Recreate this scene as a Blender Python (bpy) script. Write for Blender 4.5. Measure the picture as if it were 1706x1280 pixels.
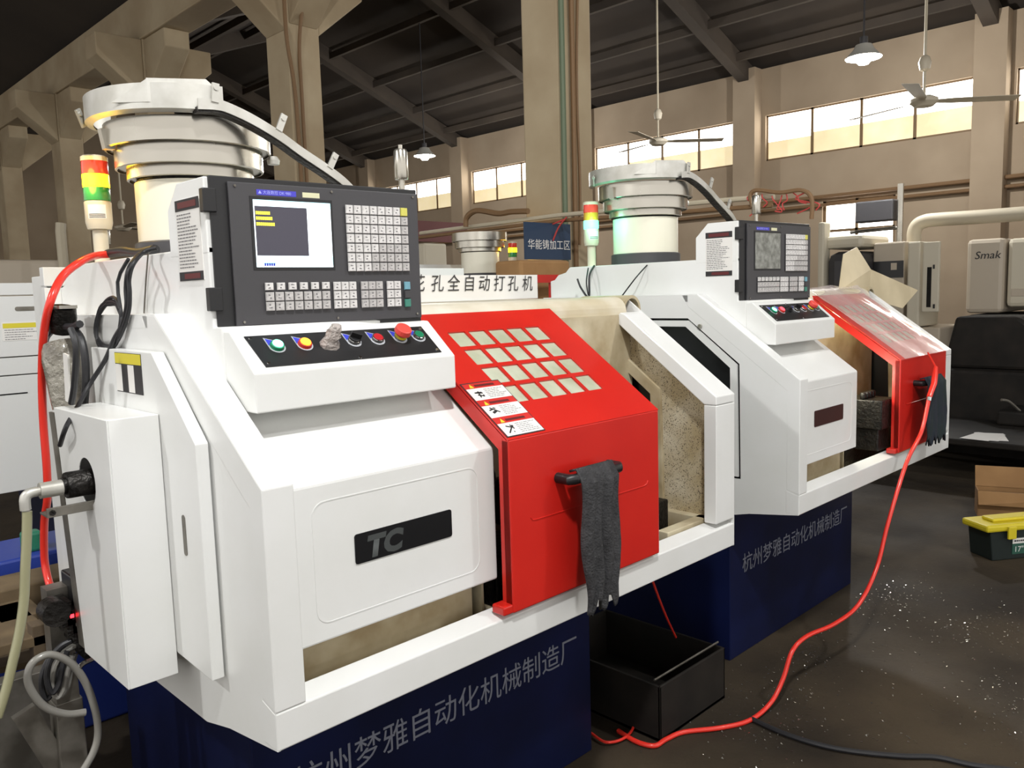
import bpy, bmesh, math, random
import numpy as np
from mathutils import Vector, Matrix
random.seed(7)
for o in list(bpy.data.objects): bpy.data.objects.remove(o)
scene = bpy.context.scene
COL = scene.collection

# ------------------------------------------------------------------ camera
F, YAW, PITCH, ROLL = 1354.52, 0.779201, 0.109945, 0.0287757
CAM = np.array([-0.68198, -1.33765, 1.54])
_f = np.array([math.sin(YAW)*math.cos(PITCH), math.cos(YAW)*math.cos(PITCH), -math.sin(PITCH)])
_r = np.array([math.cos(YAW), -math.sin(YAW), 0.0]); _d = np.cross(_f, _r)
_r2 = math.cos(ROLL)*_r + math.sin(ROLL)*_d; _d2 = -math.sin(ROLL)*_r + math.cos(ROLL)*_d
cd = bpy.data.cameras.new('camera'); cd.sensor_width = 36.0; cd.lens = F/1706*36; cd.clip_start = 0.02; cd.clip_end = 200
cam = bpy.data.objects.new('camera', cd); COL.objects.link(cam)
cam.matrix_world = Matrix(((_r2[0], -_d2[0], -_f[0], CAM[0]), (_r2[1], -_d2[1], -_f[1], CAM[1]), (_r2[2], -_d2[2], -_f[2], CAM[2]), (0, 0, 0, 1)))
scene.camera = cam
def ray(u, v): return _r2*((u-853)/F) + _d2*((v-640)/F) + _f
def on(u, v, ax, val):
    d = ray(u, v); i = 'xyz'.index(ax); return CAM + d*((val-CAM[i])/d[i])
def onp(u, v, P, n):
    d = ray(u, v); n = np.array(n, float); return CAM + d*(((np.array(P)-CAM)@n)/(d@n))
def at(u, v, depth): return CAM + ray(u, v)*depth

# ------------------------------------------------------------------ world, light, exposure
w = bpy.data.worlds.new('world'); scene.world = w; w.use_nodes = True
w.node_tree.nodes['Background'].inputs[0].default_value = (1.0, 0.965, 0.92, 1)
w.node_tree.nodes['Background'].inputs[1].default_value = 1.15  # added even fill entering the hall's open sides, no visible source
scene.view_settings.view_transform = 'Standard'; scene.view_settings.look = 'None'
scene.view_settings.gamma = 1.0; scene.view_settings.use_curve_mapping = False
scene.view_settings.exposure = 0.08
LAMP_W = 105.0

# ------------------------------------------------------------------ materials
def lin(c):
    return tuple((x/12.92 if x <= .04045 else ((x+.055)/1.055)**2.4) for x in [v/255 for v in c])
MATS = {}
def mat(name, rgb, rough=.5, metal=0.0, var=None, scale=6.0, bump=0.0, bscale=60.0, emit=None, estr=0.0, alpha=1.0, speck=None, sscale=120.0, sthr=.62, coat=0.0, trans=0.0, rvar=0.0):
    if name in MATS: return MATS[name]
    m = bpy.data.materials.new(name); m.use_nodes = True; MATS[name] = m
    nt = m.node_tree; b = nt.nodes['Principled BSDF']; L = nt.links.new
    b.inputs['Base Color'].default_value = (*lin(rgb), 1); b.inputs['Roughness'].default_value = rough
    b.inputs['Metallic'].default_value = metal; b.inputs['Alpha'].default_value = alpha
    b.inputs['Coat Weight'].default_value = coat; b.inputs['Transmission Weight'].default_value = trans
    if name in ('oily_concrete', 'greasy_dark_steel', 'navy_paint'): b.inputs['Specular IOR Level'].default_value = .22
    tc = None
    def coords():
        nonlocal tc
        if tc is None: tc = nt.nodes.new('ShaderNodeTexCoord')
        return tc.outputs['Object']
    def noise(sc, det=4):
        n = nt.nodes.new('ShaderNodeTexNoise'); n.inputs['Scale'].default_value = sc; n.inputs['Detail'].default_value = det
        L(coords(), n.inputs['Vector']); return n.outputs['Fac']
    src = None
    if var:
        r = nt.nodes.new('ShaderNodeValToRGB'); r.color_ramp.elements[0].position = .35; r.color_ramp.elements[1].position = .68
        r.color_ramp.elements[0].color = (*lin(var), 1); r.color_ramp.elements[1].color = (*lin(rgb), 1)
        L(noise(scale), r.inputs['Fac']); src = r.outputs['Color']
    if speck:
        r = nt.nodes.new('ShaderNodeValToRGB'); r.color_ramp.elements[0].position = sthr; r.color_ramp.elements[1].position = sthr+.05
        r.color_ramp.elements[0].color = (0, 0, 0, 1); r.color_ramp.elements[1].color = (1, 1, 1, 1)
        L(noise(sscale, 2), r.inputs['Fac'])
        mx = nt.nodes.new('ShaderNodeMix'); mx.data_type = 'RGBA'
        L(r.outputs['Color'], mx.inputs['Factor'])
        if src: L(src, mx.inputs['A'])
        else: mx.inputs['A'].default_value = (*lin(rgb), 1)
        mx.inputs['B'].default_value = (*lin(speck), 1); src = mx.outputs['Result']
    if src: L(src, b.inputs['Base Color'])
    if rvar:
        mr = nt.nodes.new('ShaderNodeMapRange'); mr.inputs['To Min'].default_value = max(.03, rough-rvar); mr.inputs['To Max'].default_value = min(1, rough+rvar)
        mr.inputs['From Min'].default_value = .3; mr.inputs['From Max'].default_value = .7
        L(noise(scale*.7), mr.inputs['Value']); L(mr.outputs['Result'], b.inputs['Roughness'])
    if bump:
        bn = nt.nodes.new('ShaderNodeBump'); bn.inputs['Strength'].default_value = bump; bn.inputs['Distance'].default_value = .01
        L(noise(bscale), bn.inputs['Height']); L(bn.outputs['Normal'], b.inputs['Normal'])
    if emit:
        b.inputs['Emission Color'].default_value = (*lin(emit), 1); b.inputs['Emission Strength'].default_value = estr
    return m
M = dict(
 white=mat('white_paint', (232, 233, 232), .35, var=(224, 225, 222), scale=3, coat=.15),
 white2=mat('grey_white_paint', (218, 219, 217), .4),
 dirty=mat('coolant_stained_paint', (206, 196, 168), .5, var=(160, 142, 108), scale=7, rvar=.15),
 speckle=mat('chip_spattered_paint', (214, 206, 184), .55, var=(176, 160, 126), scale=9, speck=(84, 74, 58), sscale=260, sthr=.585),
 red=mat('red_paint', (206, 38, 28), .32, var=(196, 32, 25), scale=4, coat=.2),
 blue=mat('navy_paint', (16, 24, 62), .4, var=(12, 18, 46), scale=3),
 black=mat('black_steel', (26, 26, 28), .42),
 panelgrey=mat('charcoal_panel', (62, 61, 64), .45),
 dark=mat('dark_oily_metal', (38, 35, 32), .4, metal=.5, var=(20, 18, 17), scale=30, bump=.5, bscale=90),
 void=mat('dark_cavity', (16, 17, 20), .3),  # near-black in place of shade inside openings; also plain dark parts
 steel=mat('brushed_steel', (190, 186, 176), .28, metal=.9, rvar=.12, scale=5),
 steel2=mat('dull_steel', (150, 146, 138), .45, metal=.8, var=(110, 106, 98), scale=12),
 alu=mat('white_aluminium', (205, 204, 198), .42, metal=.5, var=(180, 178, 170), scale=14),
 chrome=mat('chrome', (215, 215, 215), .12, metal=1.0),
 key=mat('key_cap', (226, 224, 222), .5, var=(198, 195, 194), scale=90),
 keyg=mat('key_cap_grey', (200, 197, 195), .5, var=(168, 165, 164), scale=110),
 keyy=mat('key_cap_yellow', (205, 200, 96), .5),
 keyb=mat('key_cap_blue', (110, 160, 176), .5), keygr=mat('key_cap_green', (62, 128, 112), .5),
 ink=mat('dark_ink', (40, 38, 40), .6), inkl=mat('grey_ink', (120, 118, 120), .6), txt=mat('silver_lettering', (122, 126, 140), .5),
 paper=mat('label_white', (228, 226, 222), .5), redlab=mat('label_red', (196, 40, 34), .5), yellab=mat('label_yellow', (214, 200, 50), .5), orangelab=mat('label_orange', (232, 120, 40), .5), maroon=mat('label_maroon', (92, 24, 26), .5),
 bluelab=mat('label_blue', (50, 62, 190), .5), logoblue=mat('logo_blue', (70, 66, 190), .5),
 scrw=mat('screen_white', (240, 250, 255), .3, emit=(236, 248, 255), estr=1.6), scrc=mat('screen_cyan', (180, 230, 240), .3, emit=(170, 226, 240), estr=1.2), scrd=mat('screen_dark', (58, 56, 66), .25, emit=(60, 58, 70), estr=.5), scry=mat('screen_yellow', (230, 220, 60), .4, emit=(240, 225, 60), estr=1.3),
 scroff=mat('screen_filmed', (150, 152, 146), .25, var=(105, 106, 100), scale=40),  # greyish reflection of the covering film put into the screen colour
 pane=mat('door_glass', (206, 210, 190), .1, var=(178, 182, 156), scale=9, coat=.5),
 concrete=mat('column_concrete', (176, 160, 132), .85, var=(158, 140, 112), scale=1.6, bump=.15, bscale=20),
 wall=mat('wall_plaster', (168, 150, 127), .9, var=(150, 132, 110), scale=.7),
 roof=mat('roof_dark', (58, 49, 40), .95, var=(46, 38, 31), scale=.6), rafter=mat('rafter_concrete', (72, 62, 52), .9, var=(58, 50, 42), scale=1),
 winw=mat('window_daylight', (255, 255, 255), .5, emit=(255, 252, 244), estr=7), winc=mat('window_frosted', (236, 222, 186), .5, var=(200, 180, 140), scale=1.5, emit=(255, 236, 190), estr=.55),
 winframe=mat('window_frame_brown', (120, 96, 66), .6),
 bulb=mat('lamp_glow', (255, 255, 255), .5, emit=(255, 255, 250), estr=22), reflector=mat('lamp_reflector', (220, 218, 210), .4, metal=.3),
 fan=mat('fan_paint', (196, 186, 166), .5), tube_red=mat('red_air_hose', (226, 52, 40), .3, coat=.3), tube_clear=mat('olive_hose', (150, 148, 116), .3, coat=.3), tube_grey=mat('grey_hose', (132, 130, 124), .3, coat=.4),
 cable=mat('black_cable', (34, 34, 37), .5), pipe=mat('pipe_cream', (186, 176, 154), .6), pipeg=mat('pipe_green', (92, 104, 80), .6), piper=mat('pipe_rust', (120, 92, 62), .7),
 cloth=mat('dark_grey_cloth', (58, 58, 60), .9, var=(42, 42, 44), scale=50, bump=.6, bscale=180), cloth2=mat('navy_cloth', (26, 30, 44), .9, var=(20, 36, 36), scale=12),
 lred=mat('lens_red', (222, 60, 44), .2, coat=.5), lyel=mat('lens_yellow', (250, 190, 30), .2), lgreen=mat('lens_green', (46, 140, 70), .2, coat=.5),
 lyelon=mat('lens_yellow_lit', (255, 200, 40), .3, emit=(255, 180, 15), estr=9), lgreenon=mat('lens_green_lit', (120, 255, 210), .3, emit=(60, 255, 190), estr=8), lyeloff=mat('lens_amber', (200, 140, 40), .3),
 bgreen=mat('button_green_lit', (190, 255, 225), .3, emit=(90, 255, 190), estr=4), borange=mat('button_orange_lit', (255, 190, 60), .3, emit=(255, 150, 30), estr=4), bred=mat('button_red', (176, 28, 36), .35), bgrn=mat('button_green', (24, 120, 84), .35), bredring=mat('button_red_ring', (190, 50, 44), .3), estop=mat('emergency_red', (226, 76, 68), .35), yellow=mat('safety_yellow', (214, 196, 40), .45),
 bag=mat('crumpled_film', (196, 186, 180), .2, alpha=.75, coat=.6, bump=1.0, bscale=120),
 film=mat('clear_film', (240, 226, 222), .14, alpha=.48, coat=1.0),
 sheet=mat('cream_sheet', (214, 200, 168), .45, var=(196, 182, 150), scale=5),
 floor=mat('oily_concrete', (70, 60, 46), .78, var=(40, 34, 27), scale=1.3, bump=.25, bscale=45, rvar=.16),
 wood=mat('plank_wood', (116, 98, 72), .85, var=(84, 70, 50), scale=8), card=mat('cardboard', (164, 126, 82), .85, var=(146, 110, 70), scale=5),
 tbgreen=mat('toolbox_dark_green', (24, 34, 32), .5), tblabel=mat('toolbox_label_green', (40, 84, 70), .5), darkbench=mat('greasy_dark_steel', (38, 34, 30), .7, var=(24, 22, 20), scale=6),
 cream=mat('cream_enclosure', (206, 198, 178), .5), cream2=mat('pale_enclosure', (190, 178, 160), .5), signblue=mat('sign_blue', (38, 58, 84), .6), maroonboard=mat('maroon_board', (104, 60, 58), .7),
 chip=mat('metal_chips', (200, 198, 190), .25, metal=.9), leadred=mat('red_indicator', (255, 60, 60), .3, emit=(255, 40, 50), estr=6), redwire=mat('red_wire', (190, 70, 66), .5), woodblk=mat('dark_wood', (86, 72, 54), .8),
)

# ------------------------------------------------------------------ mesh helpers
class MB:
    def __init__(s): s.v = []; s.f = []; s.sm = []
    def add(s, vs, fs, smooth=False):
        b = len(s.v); s.v += [tuple(map(float, p)) for p in vs]; s.f += [tuple(b+i for i in f) for f in fs]; s.sm += [smooth]*len(fs); return s
    def box(s, x0, x1, y0, y1, z0, z1):
        return s.add([(x, y, z) for z in (z0, z1) for y in (y0, y1) for x in (x0, x1)], [(0, 2, 3, 1), (4, 5, 7, 6), (0, 1, 5, 4), (2, 6, 7, 3), (0, 4, 6, 2), (1, 3, 7, 5)])
    def prism(s, prof, a0, a1, ax='x'):
        # prof: list of 2-D points; ax x: (y,z); y: (x,z); z: (x,y)
        def P(p, a): return {'x': (a, p[0], p[1]), 'y': (p[0], a, p[1]), 'z': (p[0], p[1], a)}[ax]
        n = len(prof); vs = [P(p, a0) for p in prof]+[P(p, a1) for p in prof]
        return s.add(vs, [tuple(range(n)), tuple(range(2*n-1, n-1, -1))]+[(i, i+n, (i+1) % n+n, (i+1) % n) for i in range(n)])
    def bar(s, a, b, wd, ht, up=(0, 0, 1)):
        a = Vector(a); b = Vector(b); d = (b-a).normalized(); up = Vector(up)
        sx = d.cross(up)
        if sx.length < 1e-4: sx = d.cross(Vector((1, 0, 0)))
        sx.normalize(); sz = sx.cross(d)
        vs = [p+sx*i*wd/2+sz*j*ht/2 for p in (a, b) for i, j in ((-1, -1), (1, -1), (1, 1), (-1, 1))]
        return s.add(vs, [(0, 1, 2, 3), (7, 6, 5, 4), (0, 4, 5, 1), (1, 5, 6, 2), (2, 6, 7, 3), (3, 7, 4, 0)])
    def tube(s, pts, r, seg=8, smooth_n=0):
        pts = [Vector(p) for p in pts]
        if smooth_n:
            if isinstance(r, (list, tuple)): r = list(np.interp(np.linspace(0, len(r)-1, (len(pts)-1)*smooth_n+1), range(len(r)), r))
            pts = spline(pts, smooth_n)
        n = len(pts); vs = []; fs = []
        up = Vector((.137, .33, .93)).normalized(); px = None
        for i, p in enumerate(pts):
            d = (pts[min(i+1, n-1)]-pts[max(i-1, 0)]).normalized()
            if px is None: px = d.cross(up).normalized()
            px = (px-d*px.dot(d)).normalized(); py = d.cross(px)
            rr = r[i] if isinstance(r, (list, tuple)) else r
            for k in range(seg):
                t = 2*math.pi*k/seg; vs.append(p+px*math.cos(t)*rr+py*math.sin(t)*rr)
        for i in range(n-1):
            for k in range(seg):
                k2 = (k+1) % seg; fs.append((i*seg+k, i*seg+k2, (i+1)*seg+k2, (i+1)*seg+k))
        fs.append(tuple(range(seg-1, -1, -1))); fs.append(tuple((n-1)*seg+k for k in range(seg)))
        return s.add(vs, fs, True)
    def lathe(s, prof, c=(0, 0, 0), seg=32, a0=0, a1=2*math.pi, axis='z'):
        # prof: (r,z) list
        full = abs(a1-a0-2*math.pi) < 1e-6; ns = seg if full else seg+1; vs = []; fs = []
        for i in range(ns):
            t = a0+(a1-a0)*i/seg
            for r, z in prof:
                p = (r*math.cos(t), r*math.sin(t), z)
                if axis == 'x': p = (p[2], p[0], p[1])
                if axis == 'y': p = (p[0], p[2], p[1])
                vs.append((c[0]+p[0], c[1]+p[1], c[2]+p[2]))
        m = len(prof)
        for i in range(seg):
            j = (i+1) % ns
            for k in range(m-1): fs.append((i*m+k, j*m+k, j*m+k+1, i*m+k+1))
        return s.add(vs, fs, True)
    def quad(s, a, b, c, d): return s.add([a, b, c, d], [(0, 1, 2, 3)])
    def mesh(s, name):
        me = bpy.data.meshes.new(name); me.from_pydata(s.v, [], s.f)
        for p, k in zip(me.polygons, s.sm): p.use_smooth = k
        bm = bmesh.new(); bm.from_mesh(me); bmesh.ops.recalc_face_normals(bm, faces=bm.faces); bm.to_mesh(me); bm.free()
        me.set_sharp_from_angle(angle=math.radians(38)) if any(s.sm) else None
        return me
    def build(s, name, m, parent=None, bevel=0, loc=None):
        return link(name, s.mesh(name), m, parent, bevel, loc)
def spline(pts, n):
    out = []; P = [pts[0]]+list(pts)+[pts[-1]]
    for i in range(1, len(P)-2):
        for k in range(n):
            t = k/n; a, b, c, d = P[i-1], P[i], P[i+1], P[i+2]
            out.append(.5*((2*b)+(c-a)*t+(2*a-5*b+4*c-d)*t*t+(3*b-a-3*c+d)*t*t*t))
    out.append(P[-2]); return out
def link(name, me, m, parent=None, bevel=0, loc=None):
    if m is not None and not me.materials: me.materials.append(m)
    o = bpy.data.objects.new(name, me); COL.objects.link(o)
    if parent is not None: o.parent = parent
    if loc is not None: o.location = loc
    if bevel:
        b = o.modifiers.new('bevel', 'BEVEL'); b.width = bevel; b.segments = 2; b.limit_method = 'ANGLE'; b.angle_limit = math.radians(30)
    return o
def plate(outer, holes, a0, a1, ax='x'):
    # flat plate with holes, thickness a0..a1 along ax
    def P(p, a): return {'x': (a, p[0], p[1]), 'y': (p[0], a, p[1]), 'z': (p[0], p[1], a)}[ax]
    bm = bmesh.new(); es = []
    for loop in [outer]+list(holes):
        vs = [bm.verts.new(P(p, a0)) for p in loop]
        es += [bm.edges.new((vs[i], vs[(i+1) % len(vs)])) for i in range(len(vs))]
    r = bmesh.ops.triangle_fill(bm, use_beauty=True, use_dissolve=False, edges=es)
    fs = [f for f in r['geom'] if isinstance(f, bmesh.types.BMFace)]
    r = bmesh.ops.extrude_face_region(bm, geom=fs); d = Vector(P((0, 0), a1))-Vector(P((0, 0), a0))
    bmesh.ops.translate(bm, vec=d, verts=[v for v in r['geom'] if isinstance(v, bmesh.types.BMVert)])
    bmesh.ops.recalc_face_normals(bm, faces=bm.faces)
    me = bpy.data.meshes.new('plate'); bm.to_mesh(me); bm.free(); return me
def rrect(x0, x1, y0, y1, r, n=4):
    out = []
    for cx, cy, a in ((x1-r, y1-r, 0), (x0+r, y1-r, 90), (x0+r, y0+r, 180), (x1-r, y0+r, 270)):
        for k in range(n+1):
            t = math.radians(a+90*k/n); out.append((cx+r*math.cos(t), cy+r*math.sin(t)))
    return out
def text_mesh(body, size, o, ux, uy, extrude=.0, spacing=1.0, center=False, xscale=1.0, bold=0.0):
    cu = bpy.data.curves.new('lettering', 'FONT'); cu.body = body; cu.size = size; cu.extrude = extrude; cu.space_character = spacing; cu.resolution_u = 3; cu.offset = bold
    if center: cu.align_x = 'CENTER'; cu.align_y = 'CENTER'
    ob = bpy.data.objects.new('lettering', cu); COL.objects.link(ob); bpy.context.view_layer.update()
    me = bpy.data.meshes.new_from_object(ob.evaluated_get(bpy.context.evaluated_depsgraph_get()))
    bpy.data.objects.remove(ob); bpy.data.curves.remove(cu)
    ux = Vector(ux).normalized()*xscale; uy = Vector(uy).normalized(); n = ux.cross(uy).normalized(); o = Vector(o)
    for v in me.vertices: v.co = o+ux*v.co.x+uy*v.co.y+n*v.co.z
    me.materials.clear(); return me
def tag(o, label=None, cat=None, group=None, kind=None):
    if label: o['label'] = label
    if cat: o['category'] = cat
    if group: o['group'] = group
    if kind: o['kind'] = kind
    return o
def empty(name, loc, rz=0.0):
    o = bpy.data.objects.new(name, None); COL.objects.link(o); o.location = loc; o.rotation_euler = (0, 0, rz); o.empty_display_size = .1; return o
CACHE = {}
def part(name, key, fn, m, parent, bevel=0):
    # one mesh per key, shared between alike machines
    if key not in CACHE:
        r = fn(); CACHE[key] = r.mesh(key) if isinstance(r, MB) else r
    me = CACHE[key]
    if me.materials and me.materials[0] != m:
        k2 = (key, m.name)
        if k2 not in CACHE: CACHE[k2] = me.copy(); CACHE[k2].materials.clear()
        me = CACHE[k2]
    o = link(name, me, m, parent, bevel)
    if name in ('key_print', 'face_screws', 'plate_screws', 'plate_print', 'label_text', 'label_print', 'label_pictogram', 'sticker_print', 'screen_text', 'screen_softkeys'): o['kind'] = 'stuff'
    return o
def struct(name, mb, m, label, cat, bevel=0):
    return tag(mb.build(name, m, None, bevel), label, cat, None, 'structure')

# ------------------------------------------------------------------ the hall
XW = 14.4
struct('floor', MB().box(-9, XW, -9, 26, -.1, 0), M['floor'], 'dark oily concrete floor strewn with metal chips', 'floor')
# right wall with high windows (openings are real)
bays = [(-1.27+4.29*k, 2.40+4.29*k) for k in range(-1, 6)]
holes = [rrect(a, b, 3.99, 4.86, .001, 1) for a, b in bays]
low = (4.21, 5.53, 2.22, 3.1)
holes.append([(low[0], low[2]), (low[1], low[2]), (low[1], low[3]), (low[0], low[3])])
me = plate([(-9, 0), (26, 0), (26, 5.75), (-9, 5.75)], holes, XW, XW+.25, 'x')
wall = link('wall_right', me, M['wall']); tag(wall, 'beige plastered hall wall with a band of high windows', 'wall', None, 'structure')
n = 1
for a, b in bays:
    fr = MB(); wdt = (b-a)/4
    for k in range(5): fr.box(XW+.06, XW+.12, a+k*wdt-.025, a+k*wdt+.025, 3.99, 4.86)
    for z in (3.99, 4.83): fr.box(XW+.06, XW+.12, a, b, z, z+.04)
    o = fr.build('window_%d' % n, M['winframe'])
    tag(o, 'high window of four panes, bay %s along the beige wall' % ['hidden beyond the frame', 'at the frame edge right of the second ceiling fan', 'behind the nearer ceiling fan', 'behind the farther ceiling fan right of the concrete column', 'just left of the tall concrete column', 'beside the dome lamp', 'far behind the black control panel'][n-1], 'window', 'high windows', 'structure')
    for k in range(4):
        MB().box(XW+.08, XW+.10, a+k*wdt+.025, a+(k+1)*wdt-.025, 4.42 if k < 3 else 4.36, 4.83).build('pane', M['winw'], o)
        MB().box(XW+.08, XW+.10, a+k*wdt+.025, a+(k+1)*wdt-.025, 4.03, 4.41 if k < 3 else 4.35).build('frosted_pane', M['winc'], o)
    n += 1
fr = MB()
for y in (low[0], 4.88, low[1]-.05): fr.box(XW+.05, XW+.12, y, y+.05, low[2], low[3])
for z in (low[2], 2.52, low[3]-.05): fr.box(XW+.05, XW+.12, low[0], low[1], z, z+.05)
o = fr.build('window_%d' % n, M['winframe']); tag(o, 'low bright window partly hidden by a dark box', 'window', None, 'structure')
for y0, y1, z0, z1 in ((4.26, 4.88, 2.27, 2.52), (4.93, 5.48, 2.27, 2.52), (4.26, 4.88, 2.57, 3.05), (4.93, 5.48, 2.57, 3.05)):
    MB().box(XW+.08, XW+.1, y0, y1, z0, z1).build('pane', M['winw'], o)
# wall pilasters between the windows
for k in range(-1, 6):
    y = 2.4+4.29*k
    o = MB().box(XW-.28, XW, y+.08, y+.55, 0, 5.75).build('wall_pilaster', M['wall'])
    tag(o, 'concrete pilaster standing between two high windows', 'pilaster', 'wall pilasters', 'structure')
struct('wall_back', MB().box(-9, XW, 25.8, 26, 0, 9), M['wall'], 'far beige end wall of the hall', 'wall')
o = MB().box(1.2, 5.2, 25.7, 25.78, 2.6, 5.0).build('window_20', M['winc']); tag(o, 'pale frosted window in the far end wall', 'window', None, 'structure')
# roof: two gables with a valley over the column row
XV = 4.14
rz, rt = 7.75, 5.75
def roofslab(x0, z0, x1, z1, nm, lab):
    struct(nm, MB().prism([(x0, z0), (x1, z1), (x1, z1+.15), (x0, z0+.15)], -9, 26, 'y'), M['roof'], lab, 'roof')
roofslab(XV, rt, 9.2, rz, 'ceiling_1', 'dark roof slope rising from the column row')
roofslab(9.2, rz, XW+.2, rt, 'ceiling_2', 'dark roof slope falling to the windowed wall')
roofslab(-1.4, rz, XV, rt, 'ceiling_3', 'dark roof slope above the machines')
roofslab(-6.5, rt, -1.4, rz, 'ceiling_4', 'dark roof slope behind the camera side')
colys = [2.775, 6.54, 10.35, 14.2, 18.0, 21.8]
for i, y in enumerate([2.72+4.29*k for k in range(-1, 6)]):
    for x0, x1 in ((9.2, XW), (9.2, XV)):
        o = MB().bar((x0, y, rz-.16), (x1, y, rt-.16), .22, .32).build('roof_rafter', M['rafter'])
        tag(o, 'dark sloping concrete rafter under the roof', 'rafter', 'roof rafters', 'structure')
for x, z in ((5.6, 6.32), (6.9, 6.83), (8.2, 7.34), (10.3, 7.3), (11.5, 6.84), (12.7, 6.38), (13.7, 6.0)):
    o = MB().box(x-.04, x+.04, -9, 26, z-.2, z-.06).build('roof_purlin', M['rafter']); tag(o, 'long dark purlin under the roof', 'purlin', 'roof purlins', 'structure')

# columns with flared heads and the valley beam
XC = 3.95
beam = MB().box(XC-.02, XC+.40, -9, 25.8, 5.15, 5.75)
tag(beam.build('valley_beam', M['concrete'], None, .02), 'concrete beam resting on the row of columns', 'beam', None, 'structure')
names = ['tall plain concrete column carrying green and brown pipes', 'concrete column with a flared head right of the steel bowl feeder', 'concrete column hidden behind the near steel bowl feeder', 'concrete column left of the lit yellow signal tower', 'concrete column at the left edge of the photo', 'farthest concrete column at the left']
for i, y in enumerate(colys):
    wy = .37 if i == 0 else .46
    c = MB().box(XC, XC+.38, y, y+wy, 0, 5.2)
    # flared brackets in both directions
    for s in (-1, 1):
        y0 = y+wy/2+s*wy/2
        c.prism([(y0, 4.42), (y0+s*.68, 4.92), (y0+s*.68, 5.15), (y0, 5.15)], XC+.02, XC+.36, 'x')
        x0 = XC+.19+s*.19
        c.prism([(x0, 4.36), (x0+s*.60, 4.86), (x0+s*.60, 5.15), (x0, 5.15)], y+.02, y+wy-.02, 'y')
    o = c.build('hall_column', M['concrete'], None, .015); tag(o, names[i], 'column', 'hall columns', 'structure')
# pipes on the columns
def pipe(name, pts, r, m, label, cat='pipe', sm=0, group=None):
    return tag(MB().tube(pts, r, 8, sm).build(name, m), label, cat, group)
yb = 2.775
for u, r, m, lab in ((938, .022, 'pipeg', 'green conduit pipe running down the tall column'), (955, .02, 'piper', 'thick rust brown cable running down the tall column'), (962, .011, 'piper', 'thin brown cable beside the thick one on the tall column')):
    q = on(u, 200, 'y', yb-.03)
    if u == 962: pts = [(q[0]+.06, yb-.03, 4.2), (q[0]+.01, yb-.03, 3.4), (q[0], yb-.03, 2.9), (q[0]+.015, yb-.03, 2.4), (q[0], yb-.03, 1.9)]
    else: pts = [(q[0], yb-.03, 4.6), (q[0]+.005, yb-.03, 3.2), (q[0], yb-.03, 1.0)]
    pipe('conduit_pipe', pts, r, M[m], lab, sm=6)
ya = 6.54
for u, dx, lab in ((498, -.28, 'brown cable climbing the flared column, left one'), (508, .0, 'brown cable climbing the flared column, right one')):
    q = on(u, 250, 'y', ya-.03)
    pipe('wall_cable', [(q[0]+dx*.9, ya-.3+dx*.2, 4.95), (q[0]+dx*.3, ya-.05, 4.3), (q[0], ya-.03, 3.6), (q[0]+.01, ya-.03, 2.0), (q[0], ya-.03, 1.0)], .02, M['piper'], lab, 'cable', 6)

# ------------------------------------------------------------------ lamps and fans
def lamp(x, y, z, label, group=None, ztop=7.0, light=True, power=None):
    t = tag(empty('dome_lamp', (x, y, z)), label, 'lamp', group)
    MB().lathe([(.07, .17), (.10, .16), (.13, .10), (.225, 0), (.22, -.005), (.12, .08), (.06, .15)], (0, 0, 0), 28).build('reflector', M['reflector'], t)
    MB().lathe([(0, -.09), (.06, -.08), (.10, -.03), (.10, .02), (.07, .08), (0, .1)], (0, 0, 0), 20).build('bulb', M['bulb'], t)
    MB().lathe([(.05, .17), (.05, .26), (0, .27)], (0, 0, 0), 16).build('lamp_holder', M['panelgrey'], t)
    MB().tube([(0, 0, .26), (0, 0, ztop-z)], .012, 6).build('hanging_rod', M['panelgrey'], t)
    if light:
        ld = bpy.data.lights.new('lamp_light', 'POINT'); ld.energy = (power or LAMP_W)*4; ld.shadow_soft_size = .11; ld.color = (1, .995, .98)
        lo = bpy.data.objects.new('lamp_light', ld); COL.objects.link(lo); lo.parent = t; lo.location = (0, 0, -.22)
    return t
lamp(10.3, 3.14, 4.45, 'brightly glowing dome lamp hanging before the high windows', ztop=7.3, power=105)
lamp(10.3, 12.17, 4.45, 'white dome lamp with a glowing rim between the columns', ztop=7.3, power=105)
lamp(-.45, -1.55, 4.45, 'dome lamp above the photographer, outside the frame', 'lamps above the machine bay', 7.3)
lamp(-3.2, 1.2, 4.45, 'dome lamp left of the machines, outside the frame', 'lamps above the machine bay', 7.0, power=LAMP_W*.6)
lamp(3.0, -2.2, 4.45, 'dome lamp in front of the farther machine, outside the frame', 'lamps above the machine bay', 6.2, power=LAMP_W*.45)
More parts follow.
